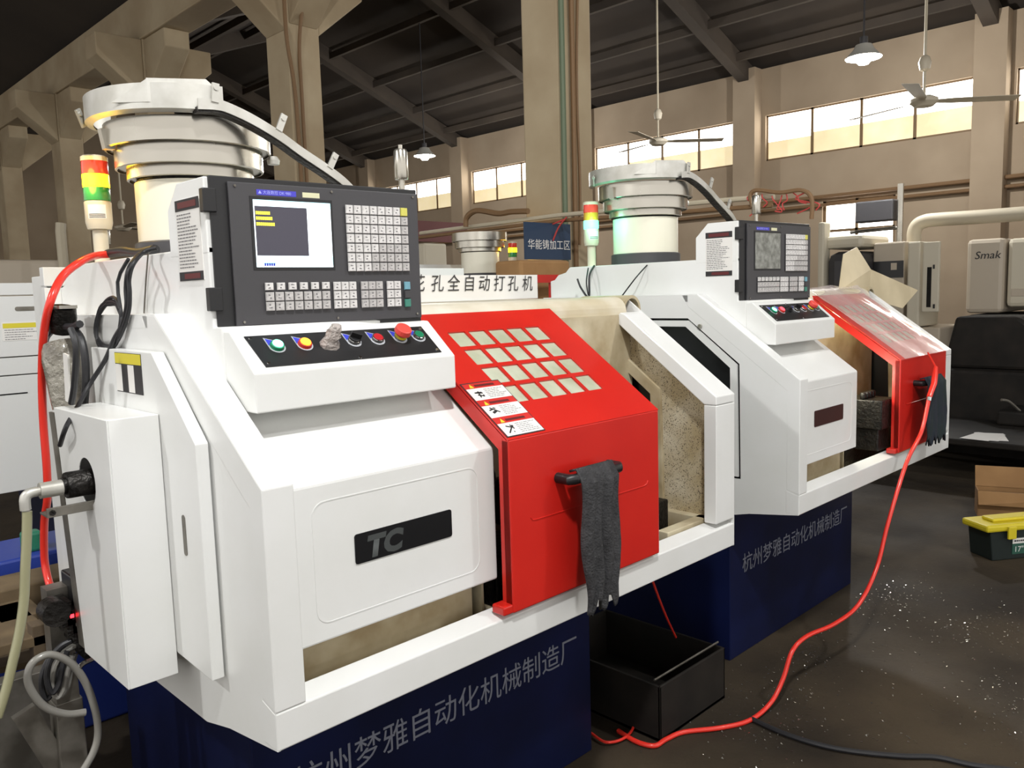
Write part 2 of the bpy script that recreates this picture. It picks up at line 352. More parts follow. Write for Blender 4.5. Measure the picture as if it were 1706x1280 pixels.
def fan(x, y, z, ang, label, ztop):
    t = tag(empty('ceiling_fan', (x, y, z)), label, 'fan', 'ceiling fans')
    MB().lathe([(0, -.06), (.10, -.055), (.15, -.01), (.15, .03), (.09, .06), (.02, .07)], (0, 0, 0), 24).build('motor_housing', M['fan'], t)
    MB().tube([(0, 0, .06), (0, 0, ztop-z)], .016, 8).build('hanging_rod', M['pipe'], t)
    MB().lathe([(.02, .34), (.055, .36), (.07, .44), (.05, .50), (.02, .52)], (0, 0, 0), 16).build('rod_canopy', M['fan'], t)
    for k in range(3):
        a = ang+k*2*math.pi/3; m = MB()
        m.add([Vector((math.cos(a)*r-math.sin(a)*s, math.sin(a)*r+math.cos(a)*s, zz)) for r, hw in ((.13, .025), (.32, .07), (1.05, .085)) for s, zz in ((-hw, .012), (hw, -.012), (hw, -.006), (-hw, .018))], [(0, 1, 2, 3), (0, 4, 5, 1), (1, 5, 6, 2), (2, 6, 7, 3), (3, 7, 4, 0), (4, 8, 9, 5), (5, 9, 10, 6), (6, 10, 11, 7), (7, 11, 8, 4), (8, 11, 10, 9)])
        m.build('blade', M['fan'], t)
fan(9.6, 2.15, 3.62, -.85, 'three bladed ceiling fan, the nearer one under the glowing dome lamp', 7.4)
fan(10.6, 6.55, 3.93, -.8, 'three bladed ceiling fan, the farther one right of the tall column', 7.1)
fan(*on(205, 380, 'x', 5.2), .4, 'small far ceiling fan left of the near bowl feeder', 6.0)

# ------------------------------------------------------------------ the punching machines
ZB, L = .704, 1.64
D = 2.095
PA = .0755
PO = Vector((.070, .279, 1.478)); PU = Vector((math.cos(PA), -math.sin(PA), 0)); PN = Vector((-math.sin(PA), -math.cos(PA), 0)); PV = Vector((0, 0, 1))
def pp(u, v, d=0.0): return PO+PU*u+PV*v+PN*d
def pbox(mb, u0, u1, v0, v1, d0, d1):
    vs = [pp(u, v, d) for d in (d0, d1) for v in (v0, v1) for u in (u0, u1)]
    return mb.add(vs, [(0, 2, 3, 1), (4, 5, 7, 6), (0, 1, 5, 4), (2, 6, 7, 3), (0, 4, 6, 2), (1, 3, 7, 5)])
SL = .706; SDIR = Vector((0, 1, SL)).normalized(); SN = Vector((0, -SL, 1)).normalized()
def sp(x, y, d=0.0): return Vector((x, y, 1.206+(y+.015)*SL))+SN*d
def sbox(mb, x0, x1, y0, y1, d0, d1):
    vs = [sp(x, y, d) for d in (d0, d1) for y in (y0, y1) for x in (x0, x1)]
    return mb.add(vs, [(0, 2, 3, 1), (4, 5, 7, 6), (0, 1, 5, 4), (2, 6, 7, 3), (0, 4, 6, 2), (1, 3, 7, 5)])
CN = Vector((0, -.066, .078)).normalized(); CD = Vector((0, .078, .066)).normalized()
def cp(x, t, d=0.0): return Vector((x, .13, 1.40))+CD*t+CN*d
def key_mesh(wd, ht):
    m = MB(); x, y = wd/2, ht/2; c = .0012
    vs = [(-x, 0, -y), (x, 0, -y), (x, 0, y), (-x, 0, y), (-x+c, -.003, -y+c), (x-c, -.003, -y+c), (x-c, -.003, y-c), (-x+c, -.003, y-c)]
    m.add(vs, [(4, 5, 6, 7), (0, 1, 5, 4), (1, 2, 6, 5), (2, 3, 7, 6), (3, 0, 4, 7)])
    return m
def place_key(parent, u0, u1, v0, v1, m, sym):
    ck = ('key', round(u1-u0, 4), round(v1-v0, 4), m)
    if ck not in CACHE: CACHE[ck] = key_mesh(u1-u0, v1-v0).mesh('key')
    me = CACHE[ck]
    o = link('key', me, M[m], parent); p = pp((u0+u1)/2, (v0+v1)/2, .012); o.location = p; o.rotation_euler = (0, 0, -PA)
KEYS = []
for r in range(7):
    for c in range(8):
        u = .3009+c*.02082; v = .273-r*.02155
        KEYS.append((u, u+.0188, v-.0196, v, 'keyy' if (r, c) == (0, 7) else ('keyg' if (r >= 4 and c >= 4) or (r >= 5 and c >= 3) or (c == 7) else 'key')))
for c in range(6): u = .1003+c*.0265; KEYS.append((u, u+.0190, .085, .101, 'key'))
for r in range(2):
    for c in range(7): u = .1003+c*.0220; v = .081-r*.0205; KEYS.append((u, u+.0195, v-.0190, v, 'keyg'))
for (u0, nc, mm) in ((.2608, 3, 'key'), (.3309, 3, 'keyg'), (.4001, 2, 'key')):
    for r in range(3):
        for c in range(nc): u = u0+c*.0198; v = .101-r*.0205; KEYS.append((u, u+.0184, v-.0190, v, mm))
for r, mm in enumerate(('keyb', 'panelgrey', 'keygr')): v = .099-r*.0205; KEYS.append((.4483, .4653, v-.0190, v, mm))
KEYMARKS = []

def text_lines(mb, o, ux, uy, wd, n, pitch, th, nrm, rnd):
    o = Vector(o); ux = Vector(ux); uy = Vector(uy); nrm = Vector(nrm)
    for k in range(n):
        l = wd*rnd.uniform(.55, 1.0); p = o-uy*(k*pitch)
        x = 0
        while x < l:
            ww = min(rnd.uniform(.004, .014), l-x); a = p+ux*x+nrm
            mb.add([a, a+ux*ww, a+ux*ww-uy*th, a-uy*th], [(0, 1, 2, 3)]); x += ww+.0022
    return mb

def machine(ox, oy, rot, label, first, second=False, back=False, door_x=.61, lit='yellow'):
    R = tag(empty('punching_machine', (ox, oy, 0), rot), label, 'machine', 'white and red automatic punching machines')
    k = lambda s: s
    # base, tray, sill
    b = part('base', 'base', lambda: MB().box(.11, 1.31, .345, 1.15, 0, .69), M['blue'], R, .004)
    if not back:
        part('base_lettering', 'baselet', lambda: text_mesh('杭州梦雅自动化机械制造厂', .088, (.205, .3435, .358), (1, 0, 0), (0, 0, 1), .0006, xscale=.985), M['txt'], b)
    part('drip_tray', 'tray', lambda: MB().box(.01, L-.01, .012, 1.25, .706, .722), M['dirty'], R)
    part('front_sill', 'sill', lambda: MB().prism([(0, ZB), (0, .778), (.052, .792), (.052, ZB)], -.0005, L+.0005, 'x'), M['white'], R, .003)
    # left cheek with service opening
    hole = [(.66, 1.425), (.47, 1.425), (.242, 1.252), (.236, .806), (.66, .806)]
    cheek = [(.001, ZB), (.001, 1.2035), (.428, 1.519), (1.25, 1.519), (1.25, .65), (.31, .65), (.2, .676)]
    part('side_panel', 'cheekL', lambda: plate(cheek, [hole], 0, .006, 'x'), M['white'], R)
    part('front_rim', 'rimL', lambda: MB().prism([(-.0005, .779), (-.0005, 1.2035), (.428, 1.5185), (.50, 1.5185), (.47, 1.47), (.05, 1.16), (.05, .793)], -.0005, .064, 'x'), M['white'], R, .003)
    part('shelf_ledge', 'ledge', lambda: MB().box(-.0005, .064, .47, 1.25, 1.49, 1.519), M['white'], R)
    if not back and not first:
        fr = part('opening_frame', 'openframe', lambda: plate([(.65, 1.416), (.467, 1.416), (.251, 1.248), (.245, .815), (.65, .815)], [[(.62, 1.392), (.478, 1.392), (.280, 1.236), (.275, .842), (.62, .842)]], -.004, .006, 'x'), M['white'], R)
        part('opening_shade_sheet', 'openvoid', lambda: MB().prism([(.225, .78), (.225, 1.262), (.46, 1.44), (.68, 1.44), (.68, .78)], .03, .036, 'x'), M['void'], R)  # near-black sheet added as the shade inside the open cheek
        part('latch', 'latch', lambda: MB().lathe([(0, 0), (.008, 0), (.008, .008), (0, .008)], (-.012, .41, 1.395), 10, axis='x'), M['steel'], R)
    if first:
        # loose side cover, spindle box and rotary coupling
        cv = part('side_cover', 'cover', lambda: MB().prism([(.198, .788), (.198, 1.268), (.383, 1.441), (.75, 1.443), (.75, .825), (.40, .80)], -.030, -.004, 'x'), M['white'], R, .002)
        part('cover_latch', 'cvl', lambda: MB().prism([(.735, 1.235), (.715, 1.235), (.715, 1.165), (.735, 1.165)], -.040, -.029, 'x'), M['black'], R, .003)
        slot = rrect(.272, .287, 1.03, 1.115, .0074, 6)
        part('finger_slot', 'slot', lambda: MB().prism(slot, -.0312, -.0295, 'x'), M['steel2'], cv)
        lab = part('warning_label', 'wl', lambda: MB().box(-.0312, -.0303, .440, .592, 1.348, 1.436), M['ink'], cv)
        part('label_header', 'wl2', lambda: MB().box(-.0318, -.0312, .441, .591, 1.412, 1.435), M['yellab'], cv)
        part('label_print', 'wl3', lambda: MB().box(-.0318, -.0312, .556, .591, 1.350, 1.410), M['paper'], cv)
        part('label_print', 'wl4', lambda: MB().box(-.0318, -.0312, .484, .518, 1.350, 1.410), M['paper'], cv)
        bx = part('spindle_box', 'sbox', lambda: box_with_hole(), M['white'], R, .002)
        part('box_backing_plate', 'sbp', lambda: MB().prism([(.640, .76), (.675, .76), (.745, 1.30), (.710, 1.30)], -.134, -.128, 'x'), M['steel2'], R)
        cpl = part('spindle_tube', 'sp1', lambda: MB().lathe([(0, -.032), (.018, -.032), (.018, -.026), (.027, -.026), (.028, -.022), (.028, .065), (.02, .07), (0, .07)], (-.150, .515, 1.168), 28, axis='x'), M['dark'], R)
        part('rotary_coupling', 'sp2', lambda: MB().lathe([(0, -.030), (.009, -.030), (.009, -.020), (.0165, -.020), (.0165, .022), (.013, .026), (.013, .036)], (-.205, .515, 1.166), 24, axis='x'), M['alu'], R)
        part('elbow_fitting', 'sp3', lambda: MB().tube([(-.230, .515, 1.166), (-.242, .515, 1.165), (-.250, .515, 1.160), (-.253, .515, 1.150), (-.253, .515, 1.132)], .0105, 12, 4), M['alu'], R)
        br = part('support_bracket', 'sp4', lambda: MB().prism([(.488, 1.112), (.488, 1.132), (.493, 1.132), (.493, 1.117), (.54, 1.117), (.54, 1.112)], -.222, -.13, 'x'), M['steel2'], R, .001)
        part('bracket_bolt', 'sp5', lambda: MB().lathe([(0, -.004), (.006, -.004), (.006, .0), (0, .0)], (-.212, .488, 1.122), 8, axis='y'), M['dark'], br)
    else:
        pass
    # right frame and wall
    part('end_panel', 'cheekR', lambda: plate(cheek, [[(.60, 1.36), (.47, 1.36), (.26, 1.20), (.25, .84), (.60, .84)]], L-.008, L, 'x'), M['white'], R)
    part('end_liner', 'linerR', lambda: plate([(.04, .75), (.04, 1.18), (.43, 1.46), (.9, 1.46), (.9, .75)], [[(.58, 1.335), (.48, 1.335), (.285, 1.19), (.275, .86), (.58, .86)]], L-.05, L-.03, 'x'), M['speckle'], R)
    part('liner_window_frame', 'linerF', lambda: plate([(.61, 1.37), (.465, 1.37), (.245, 1.21), (.235, .80), (.61, .80)], [[(.58, 1.335), (.48, 1.335), (.285, 1.19), (.275, .86), (.58, .86)]], L-.062, L-.048, 'x'), M['dirty'], R, .002)
    part('end_window_pane', 'linerG', lambda: MB().box(L-.02, L-.014, .24, .61, .80, 1.36), M['void'], R)
    part('end_post', 'postR', lambda: MB().box(1.53, L+.0005, 0, .045, .796, 1.176), M['white'], R, .003)
    part('end_rim', 'rimR', lambda: MB().prism([(0, 1.204), (.35, 1.4616), (.37, 1.468), (.385, 1.455), (.38, 1.43), (.045, 1.177), (0, 1.177)], 1.53, L+.0005, 'x'), M['white'], R, .003)
    part('chip_chute', 'chute', lambda: MB().box(1.35, 1.60, .06, .10, .74, .80).box(1.56, 1.60, .06, .5, .722, .80), M['dirty'], R, .002)
    # back cover (rounded) and its end
    def bc():
        pr = [(.385, .75), (.385, 1.47)]+[(.435-.05*math.cos(t), 1.47+.05*math.sin(t)) for t in [math.pi/2*i/6 for i in range(1, 7)]]+[(.95, 1.52), (.95, .75)]
        return MB().prism(pr, .62, 1.585, 'x')
    part('rear_guard', 'backcover', bc, M['guard'], R)
    def arch():
        o_ = [(1.588, 1.36)]+[(1.638-.05*math.cos(t), 1.475+.05*math.sin(t)) for t in [math.pi*i/10 for i in range(11)]]+[(1.688, 1.36)]
        i_ = [(1.597, 1.365)]+[(1.638-.041*math.cos(t), 1.473+.041*math.sin(t)) for t in [math.pi*i/10 for i in range(11)]]+[(1.679, 1.365)]
        me = plate(o_, [i_], .40, .62, 'y'); return me
    part('guard_end_channel', 'arch', arch, M['dirty'], R)
    part('guard_end_fill', 'archf', lambda: MB().box(1.595, 1.681, .46, .47, 1.365, 1.50), M['steel2'], R)
    # interior: liner, chuck and carriage
    part('chamber_liner', 'liner', lambda: MB().box(.60, 1.60, .375, .384, .72, 1.46).box(.612, .619, .10, .384, .72, 1.16), M['dirty'], R)
    def inner():
        m = MB().lathe([(0, -.10), (.075, -.10), (.08, -.09), (.08, .0), (.05, .0), (.05, .06), (.02, .07), (0, .07)], (.70, .24, 1.06), 24, axis='x')
        m.box(.72, 1.50, .16, .34, .722, .86); m.box(1.0, 1.22, .14, .36, .86, .93); return m
    part('chuck_and_bed', 'inner', inner, M['dark'], R, .004)
    def carr():
        m = MB().box(.84, 1.00, .03, .30, .90, 1.03).box(.86, .98, .05, .28, .80, .90)
        for i in range(4): m.lathe([(0, 0), (.014, 0), (.014, .03), (0, .03)], (.86+.035*i, .12, 1.03), 8)
        return m
    part('tool_carriage', 'carr', carr, M['dark'], R, .006)
    part('lower_skirt', 'skirt', lambda: MB().box(.064, .58, .10, .105, .72, .90), M['dirty'], R)
    # headstock cover with name plate
    def hump():
        return MB().prism([(.048, .858), (.048, 1.181), (.24, 1.322), (.36, 1.322), (.36, .858)], .064, .62, 'x')
    h = part('headstock_cover', 'hump', hump, M['white'], R, .005)
    if not back:
        ring_o = rrect(.125, .565, .895, 1.145, .03, 5); ring_i = rrect(.1275, .5625, .8975, 1.1425, .0285, 5)
        part('pressed_outline', 'ring', lambda: plate(ring_o, [ring_i], .0472, .0485, 'y'), M['white'], h)
        npl = part('name_plate', 'npl', lambda: MB().prism(rrect(.220, .480, .997, 1.060, .006, 4), .0460, .0490, 'y'), M['void'] if first else M['maroon2'], h)
        if first: part('plate_lettering', 'nplt', lambda: text_mesh('TC', .062, (.247, .0455, 1.006), (1, 0, 0), (.18, 0, 1), 0, xscale=1.1, bold=.0035), M['txtd'], h)
    # upper housing
    hs = [(.25, 1.30), (.25, 1.49), (.285, 1.49), (.285, 1.655), (1.14, 1.655), (1.165, 1.632), (1.21, 1.622), (1.235, 1.60), (1.26, 1.595), (1.26, 1.30)]
    part('upper_housing', 'hous', lambda: MB().prism(hs, .062, .555, 'x'), M['white'], R, .003)
    part('cabinet_riser', 'riser', lambda: MB().prism([(.285, 1.640), (.285, 1.795), (.417, 1.795), (.472, 1.742), (.472, 1.640)], .0615, .54, 'x'), M['white'], R, .003)
    if first: part('rear_cabinet', 'rcab', lambda: MB().box(.035, .6, 1.30, 1.44, .65, 1.633), M['white2'], R, .003)
    # rear enclosure: stacked panels
    def rear(z0, z1): return lambda: MB().box(.02, L-.02, 1.262, 1.298, z0, z1)
    for i, (z0, z1) in enumerate(((.704, 1.235), (1.240, 1.318), (1.323, 1.596), (1.601, 1.655))):
        if second and i > 1: continue
        part('rear_panel', 'rear%d' % i, rear(z0, z1), M['white2'], R, .002)
    part('rear_top', 'reart', lambda: MB().box(.66, L-.02, .95, 1.262, 1.50, 1.52), M['white2'], R)
    if back:
        part('rear_handle_slot', 'rslot', lambda: MB().prism(rrect(1.36, 1.47, 1.528, 1.548, .0095, 5), 1.2975, 1.2995, 'y'), M['steel2'], R)
        rl = part('rear_label', 'rlab', lambda: MB().box(1.36, 1.53, 1.298, 1.2995, 1.395, 1.48), M['paper'], R)
        part('label_header', 'rlab2', lambda: MB().box(1.365, 1.525, 1.2995, 1.3003, 1.452, 1.474), M['yellab'], rl)
        rnd = random.Random(5)
        part('label_print', 'rlab3', lambda: text_lines(MB(), (1.52, 1.3003, 1.445), (-1, 0, 0), (0, 0, 1), .14, 5, .0105, .003, (0, 0, 0), rnd), M['inkl'], rl)
        part('rear_slit', 'rslit', lambda: MB().box(1.45, 1.62, 1.2975, 1.2992, 1.15, 1.156), M['void'], R)
    # label on the housing side
    rnd = random.Random(3)
    lb = part('instruction_plate', 'iplate', lambda: MB().box(.0600, .0622, .308, .425, 1.588, 1.758), M['paper'], R)
    part('plate_header', 'iph', lambda: MB().box(.0592, .0601, .308, .425, 1.735, 1.758), M['ink'], lb)
    part('plate_footer', 'iph2', lambda: MB().box(.0592, .0601, .308, .425, 1.588, 1.607), M['ink'], lb)
    part('plate_heading_print', 'iphp', lambda: MB().box(.0586, .0593, .322, .411, 1.740, 1.753), M['maroon'], lb)
    part('plate_footing_print', 'iphp2', lambda: MB().box(.0586, .0593, .322, .398, 1.592, 1.603), M['maroon'], lb)
    part('plate_print', 'ipp', lambda: text_lines(MB(), (.0594, .420, 1.728), (0, -1, 0), (0, 0, 1), .105, 17, .0069, .0026, (0, 0, 0), rnd), M['inkl'], lb)
    # console with buttons
    con = part('button_console', 'cons', lambda: MB().prism([(.13, 1.322), (.13, 1.40), (.2265, 1.4817), (.262, 1.4817), (.262, 1.322)], .067, .58, 'x'), M['white'], R, .003)
    # pendant control cabinet
    def pend():
        m = MB(); pbox(m, 0, .502, 0, .319, -.05, 0); return m
    pc = part('control_cabinet', 'pend', pend, M['black'], R, .002)
    if not back:
        def pface():
            m = MB(); pbox(m, .036, .499, .012, .308, 0, .008); return m
        part('control_face', 'pface', pface, M['panelgrey'], pc, .002)
        for hk, hv in (('a', .245), ('b', .045)):
            def hinge(hv=hv):
                m = MB(); pbox(m, -.016, .012, hv, hv+.048, -.015, .006); return m
            part('hinge', 'hinge'+hk, hinge, M['black'], pc, .002)
        def pb(n_, k_, a, mm):
            def f_():
                m = MB(); pbox(m, *a); return m
            part(n_, k_, f_, M[mm], pc)
        pb('screen_bezel', 'sb', (.080, .270, .128, .281, .008, .0092), 'black')
        if first:
            pb('screen', 'scr', (.0865, .264, .134, .274, .0092, .0105), 'scrw')
            pb('screen_bar', 'scr2', (.0865, .264, .262, .274, .0105, .011), 'scrc')
            pb('screen_bar', 'scr2b', (.0865, .264, .1395, .156, .0105, .0108), 'scrc')
            pb('screen_window', 'scr3', (.0885, .2066, .158, .261, .0105, .0112), 'scrd')
            def stx():
                m = MB(); r_ = random.Random(9)
                for i, (v, ln) in enumerate(((.250, .030), (.239, .034), (.227, .040))):
                    u = .0905
                    while u < .0905+ln: pbox(m, u, u+.0036, v-.0065, v, .0112, .0114); u += .0046
                return m
            part('screen_text', 'scrt', stx, M['scry'], pc)
            def sbx():
                m = MB()
                for i in range(5): pbox(m, .103+i*.005, .107+i*.005, .1365, .1425, .0108, .0112)
                return m
            part('screen_softkeys', 'scrk', sbx, M['bluelab'], pc)
        else:
            pb('screen', 'scroff', (.0865, .264, .134, .274, .0092, .0105), 'scroff')
        pb('maker_logo', 'logo', (.096, .185, .284, .2955, .008, .0086), 'logoblue')
        part('maker_logo_print', 'logop', lambda: text_mesh('▲ 大连数控 DK·980', .0085, tuple(pp(.099, .287, .0090)), tuple(PU), (0, 0, 1), 0), M['scrc2'], pc)
        pb('asset_sticker', 'stk', (.2, .2405, .284, .295, .008, .0086), 'yellab2')
        for kk in KEYS: place_key(pc, *kk, None)
        def marks():
            m = MB(); r_ = random.Random(11)
            for (u0, u1, v0, v1, mm) in KEYS:
                if mm in ('keyb', 'panelgrey', 'keygr', 'keyy'): continue
                cu = (u0+u1)/2; cv = (v0+v1)/2
                for j in range(2):
                    a = r_.uniform(.0025, .0048); z = cv+(.0028 if j == 0 else -.0035)
                    for q in range(2): x = cu+r_.uniform(-.003, .002); pbox(m, x-a*.5, x+a*.35, z-.0008, z+.0010+.001*q, .0151, .0152)
            return m
        part('key_print', 'marks', marks, M['inkl'], pc)
        def screws():
            m = MB()
            for u, v in ((.05, .30), (.27, .30), (.485, .30), (.052, .02), (.27, .02), (.485, .022)):
                c = pp(u, v, .009); m.lathe([(0, -.0015), (.0028, -.0015), (.0028, 0), (0, 0)], c, 8, axis='y')
            return m
        part('face_screws', 'pscrews', screws, M['steel2'], pc)
        # console plate and controls
        def cpl_():
            m = MB(); t1 = .094
            vs = [cp(x, t, d) for d in (0.0003, .0022) for (x, t) in ((.098, .015), (.546, .013), (.543, .105), (.090, .107))]
            return m.add(vs, [(3, 2, 1, 0), (4, 5, 6, 7), (0, 1, 5, 4), (1, 2, 6, 5), (2, 3, 7, 6), (3, 0, 4, 7)])
        part('button_plate', 'bplate', cpl_, M['black'], con)
        X1 = Vector((1, 0, 0))
        def disc(m, x, t, r0, r1, d0, d1, seg=20):
            c = cp(x, t, 0); vs = []; fs = []
            for r, d in ((r0, d0), (r1, d1)):
                for i in range(seg):
                    a = 2*math.pi*i/seg; vs.append(c+CN*d+X1*(r*math.cos(a))+CD*(r*math.sin(a)))
            fs = [tuple(range(seg)), tuple(range(2*seg-1, seg-1, -1))]+[(i, (i+1) % seg, seg+(i+1) % seg, seg+i) for i in range(seg)]
            return m.add(vs, fs, False)
        BX = (.146, .210, .267, .332, .395, .458, .512); BT = .070
        for i, x in enumerate(BX):
            if i != 2:
                def tagm(x=x):
                    m = MB(); c = []
                    for a in range(200, 441, 20): t = math.radians(a); c.append(cp(x+.0185*math.cos(t), BT+.0185*math.sin(t), .0024))
                    c.append(cp(x-.019, BT+.028, .0024)); n_ = len(c)
                    return m.add(c+[p+CN*.0008 for p in c], [tuple(range(n_)), tuple(range(2*n_-1, n_-1, -1))]+[(j, (j+1) % n_, n_+(j+1) % n_, n_+j) for j in range(n_)])
                part('button_tag', 'btag%d' % i, tagm, M['paper2'], con)
                def tagb(x=x):
                    m = MB(); q = [cp(x-.0165, BT+.025, .0035), cp(x-.0165, BT+.004, .0035), cp(x+.002, BT+.0165, .0035)]
                    return m.add(q, [(0, 1, 2)])
                part('tag_print', 'btagp%d' % i, tagb, M['bluelab'], con)
                part('button_bezel', 'bbez%d' % i, lambda x=x: disc(MB(), x, BT, .0155, .0140, .0025, .0105), {0: M['bgrn'], 1: M['bredring']}.get(i, M['chrome']), con, .001)
            if i == 0: part('green_button', 'b0', lambda x=x: disc(MB(), x, BT, .0118, .0105, .0105, .0135), M['bgreen'] if True else None, con, .001)
            if i == 1: part('orange_button', 'b1', lambda x=x: disc(MB(), x, BT, .0118, .0105, .0105, .0135), M['borange'] if first else M['bredlit'], con, .001)
            if i == 3:
                def sel(x=x):
                    m = disc(MB(), x, BT, .0125, .0115, .0105, .014)
                    m.bar(cp(x-.010, BT+.006, .020), cp(x+.011, BT-.006, .020), .007, .014, tuple(CN)); return m
                part('selector_knob', 'b3', sel, M['black'], con, .001)
            if i == 4: part('red_button', 'b4', lambda x=x: disc(MB(), x, BT, .0118, .0110, .0105, .0120), M['bred'], con, .001)
            if i == 5:
                part('stop_collar', 'b5a', lambda x=x: disc(MB(), x, BT, .0150, .0135, .008, .013), M['yellow'], con)
                part('emergency_stop', 'b5', lambda x=x: disc(disc(MB(), x, BT, .0130, .0175, .012, .019), x, BT, .0205, .0185, .019, .033), M['estop'], con, .002)
            if i == 6: part('green_button', 'b6', lambda x=x: disc(MB(), x, BT, .0118, .0110, .0105, .0120), M['bgrn'], con, .001)
        def bag():
            m = MB(); r_ = random.Random(2); n1, n2 = 7, 10; vs = []
            for i in range(n1):
                t = i/(n1-1)
                for j in range(n2):
                    a = 2*math.pi*j/n2; r = (.022*(1-.55*t)+r_.uniform(-.004, .004))
                    vs.append(cp(.267+.006*t+r*math.cos(a), .062+.012*t+r*.8*math.sin(a), .003+.046*t))
            fs = [(i*n2+j, i*n2+(j+1) % n2, (i+1)*n2+(j+1) % n2, (i+1)*n2+j) for i in range(n1-1) for j in range(n2)]+[tuple((n1-1)*n2+j for j in range(n2))]
            return m.add(vs, fs)
        if first: part('wrapped_knob', 'bag', bag, M['bag'], con)
        else: part('selector_knob', 'b2x', lambda: disc(disc(MB(), .267, BT, .0155, .0140, .0025, .0105), .267, BT, .011, .010, .0105, .02), M['black'], con)
        def scr():
            m = MB()
            for x, t in ((.100, .099), (.107, .024), (.3, .104), (.32, .018), (.535, .096), (.537, .021)): disc(m, x, t, .0042, .0036, .0022, .0042, 8)
            return m
        part('plate_screws', 'cscr', scr, M['chrome'], con)
    # sliding door
    dx = door_x; W = .592
    def door_front(): return MB().prism([(-.015, .790), (-.015, 1.206), (.012, 1.206), (.012, .790)], 0, W, 'x').box(-.028, .03, -.012, .03, .790, .812)
    dr = part('sliding_door', 'dfront', door_front, M['red'], R, .004); dr.location = (dx, 0, 0)
    def door_slope():
        hs_ = []
        for r in range(4):
            for c in range(5):
                x0 = .112+c*.0732; y1 = .3215-r*.0632
                rad = {(0, 0): 0, (0, 4): 1}.get((r, c))
                hs_.append([(x0, y1-.052), (x0+.0615, y1-.052), (x0+.0615, y1), (x0, y1)])
        me = plate([(0, -.015), (W, -.015), (W, .418), (0, .418)], hs_, 0, .004, 'z')
        for v in me.vertices:
            x, y, d = v.co; v.co = sp(x, y, -d)
        return me
    part('door_top', 'dslope', door_slope, M['red'], dr)
    part('door_return', 'dret', lambda: MB().prism([(-.012, .80), (-.012, 1.2), (.41, 1.498), (.41, 1.46), (.02, 1.18), (.02, .80)], 0, .004, 'x'), M['red'], dr)
    part('door_return', 'dret2', lambda: MB().prism([(-.012, .80), (-.012, 1.2), (.41, 1.498), (.41, 1.46), (.02, 1.18), (.02, .80)], W-.004, W, 'x'), M['red'], dr)
    if not back:
        for r in range(4):
            for c in range(5):
                x0 = .112+c*.0732; y1 = .3215-r*.0632
                part('pane', 'pane%d%d' % (r, c), lambda x0=x0, y1=y1: sbox(MB(), x0-.003, x0+.0645, y1-.055, y1+.003, -.009, -.0045), M['pane'], dr)
        def groove():
            m = MB(); m.tube([(.066, -.0145, 1.010), (.072, -.0145, 1.002), (.085, -.0145, 1.0), (.52, -.0145, 1.0), (.533, -.0145, 1.003), (.539, -.0145, 1.012)], .0022, 6); return m
        part('pressed_groove', 'groove', groove, M['red'], dr)
        def handle():
            m = MB(); m.tube([(.165, -.012, 1.088), (.165, -.052, 1.088), (.175, -.060, 1.088), (.35, -.060, 1.088), (.36, -.052, 1.088), (.36, -.012, 1.088)], .0135, 12); return m
        part('door_handle', 'handle', handle, M['black'], dr)
        if first:
            dl = part('danger_label', 'dlab', lambda: sbox(MB(), .002, .131, -.009, .153, .0002, .0012), M['ink'], dr)
            part('label_red', 'dlab2', lambda: sbox(MB(), .005, .128, -.006, .150, .0012, .0018), M['redlab'], dr)
            for i in range(3):
                y1 = .150-.016-i*.053
                part('label_white', 'dlw%d' % i, lambda y1=y1: sbox(MB(), .0055, .1275, y1-.035, y1, .0018, .0024), M['paper'], dr)
                def pic(y1=y1, i=i):
                    m = MB(); r_ = random.Random(i+20)
                    for q in range(5):
                        a = sp(.018+r_.uniform(0, .028), y1-r_.uniform(.006, .028), .0030); b_ = sp(.018+r_.uniform(0, .028), y1-r_.uniform(.006, .028), .0030); m.bar(a, b_, .0035, .0006, tuple(SN))
                    return m
                part('label_pictogram', 'dlp%d' % i, pic, M['ink'], dr)
                part('label_triangle', 'dlt%d' % i, lambda y1=y1: MB().add([sp(.020, y1+.002, .0026), sp(.034, y1+.002, .0026), sp(.027, y1+.014, .0026)], [(0, 1, 2)]), M['yellab'], dr)
                part('label_heading', 'dlh%d' % i, lambda y1=y1: sbox(MB(), .040, .105, y1+.005, y1+.011, .0018, .0022), M['maroon'], dr)
                part('label_text', 'dlx%d' % i, lambda y1=y1, i=i: text_lines(MB(), sp(.056, y1-.005, .0027), (1, 0, 0), tuple(SDIR), .066, 6, .0058, .0018, (0, 0, 0), random.Random(i)), M['inkl'], dr)
    # signal tower
    tw = part('signal_tower', 'tw', lambda: MB().lathe([(0, 1.655), (.019, 1.655), (.019, 1.745), (.012, 1.75)], (.112, 1.05, 0), 16).lathe([(0, 1.745), (.030, 1.748), (.034, 1.765), (.034, 1.820), (.030, 1.824), (0, 1.824)], (.112, 1.05, 0), 24), M['cream'], R)
    part('tower_cap', 'twc', lambda: MB().lathe([(0, 1.929), (.034, 1.929), (.034, 1.940), (.028, 1.944), (0, 1.944)], (.112, 1.05, 0), 24), M['cream'], tw)
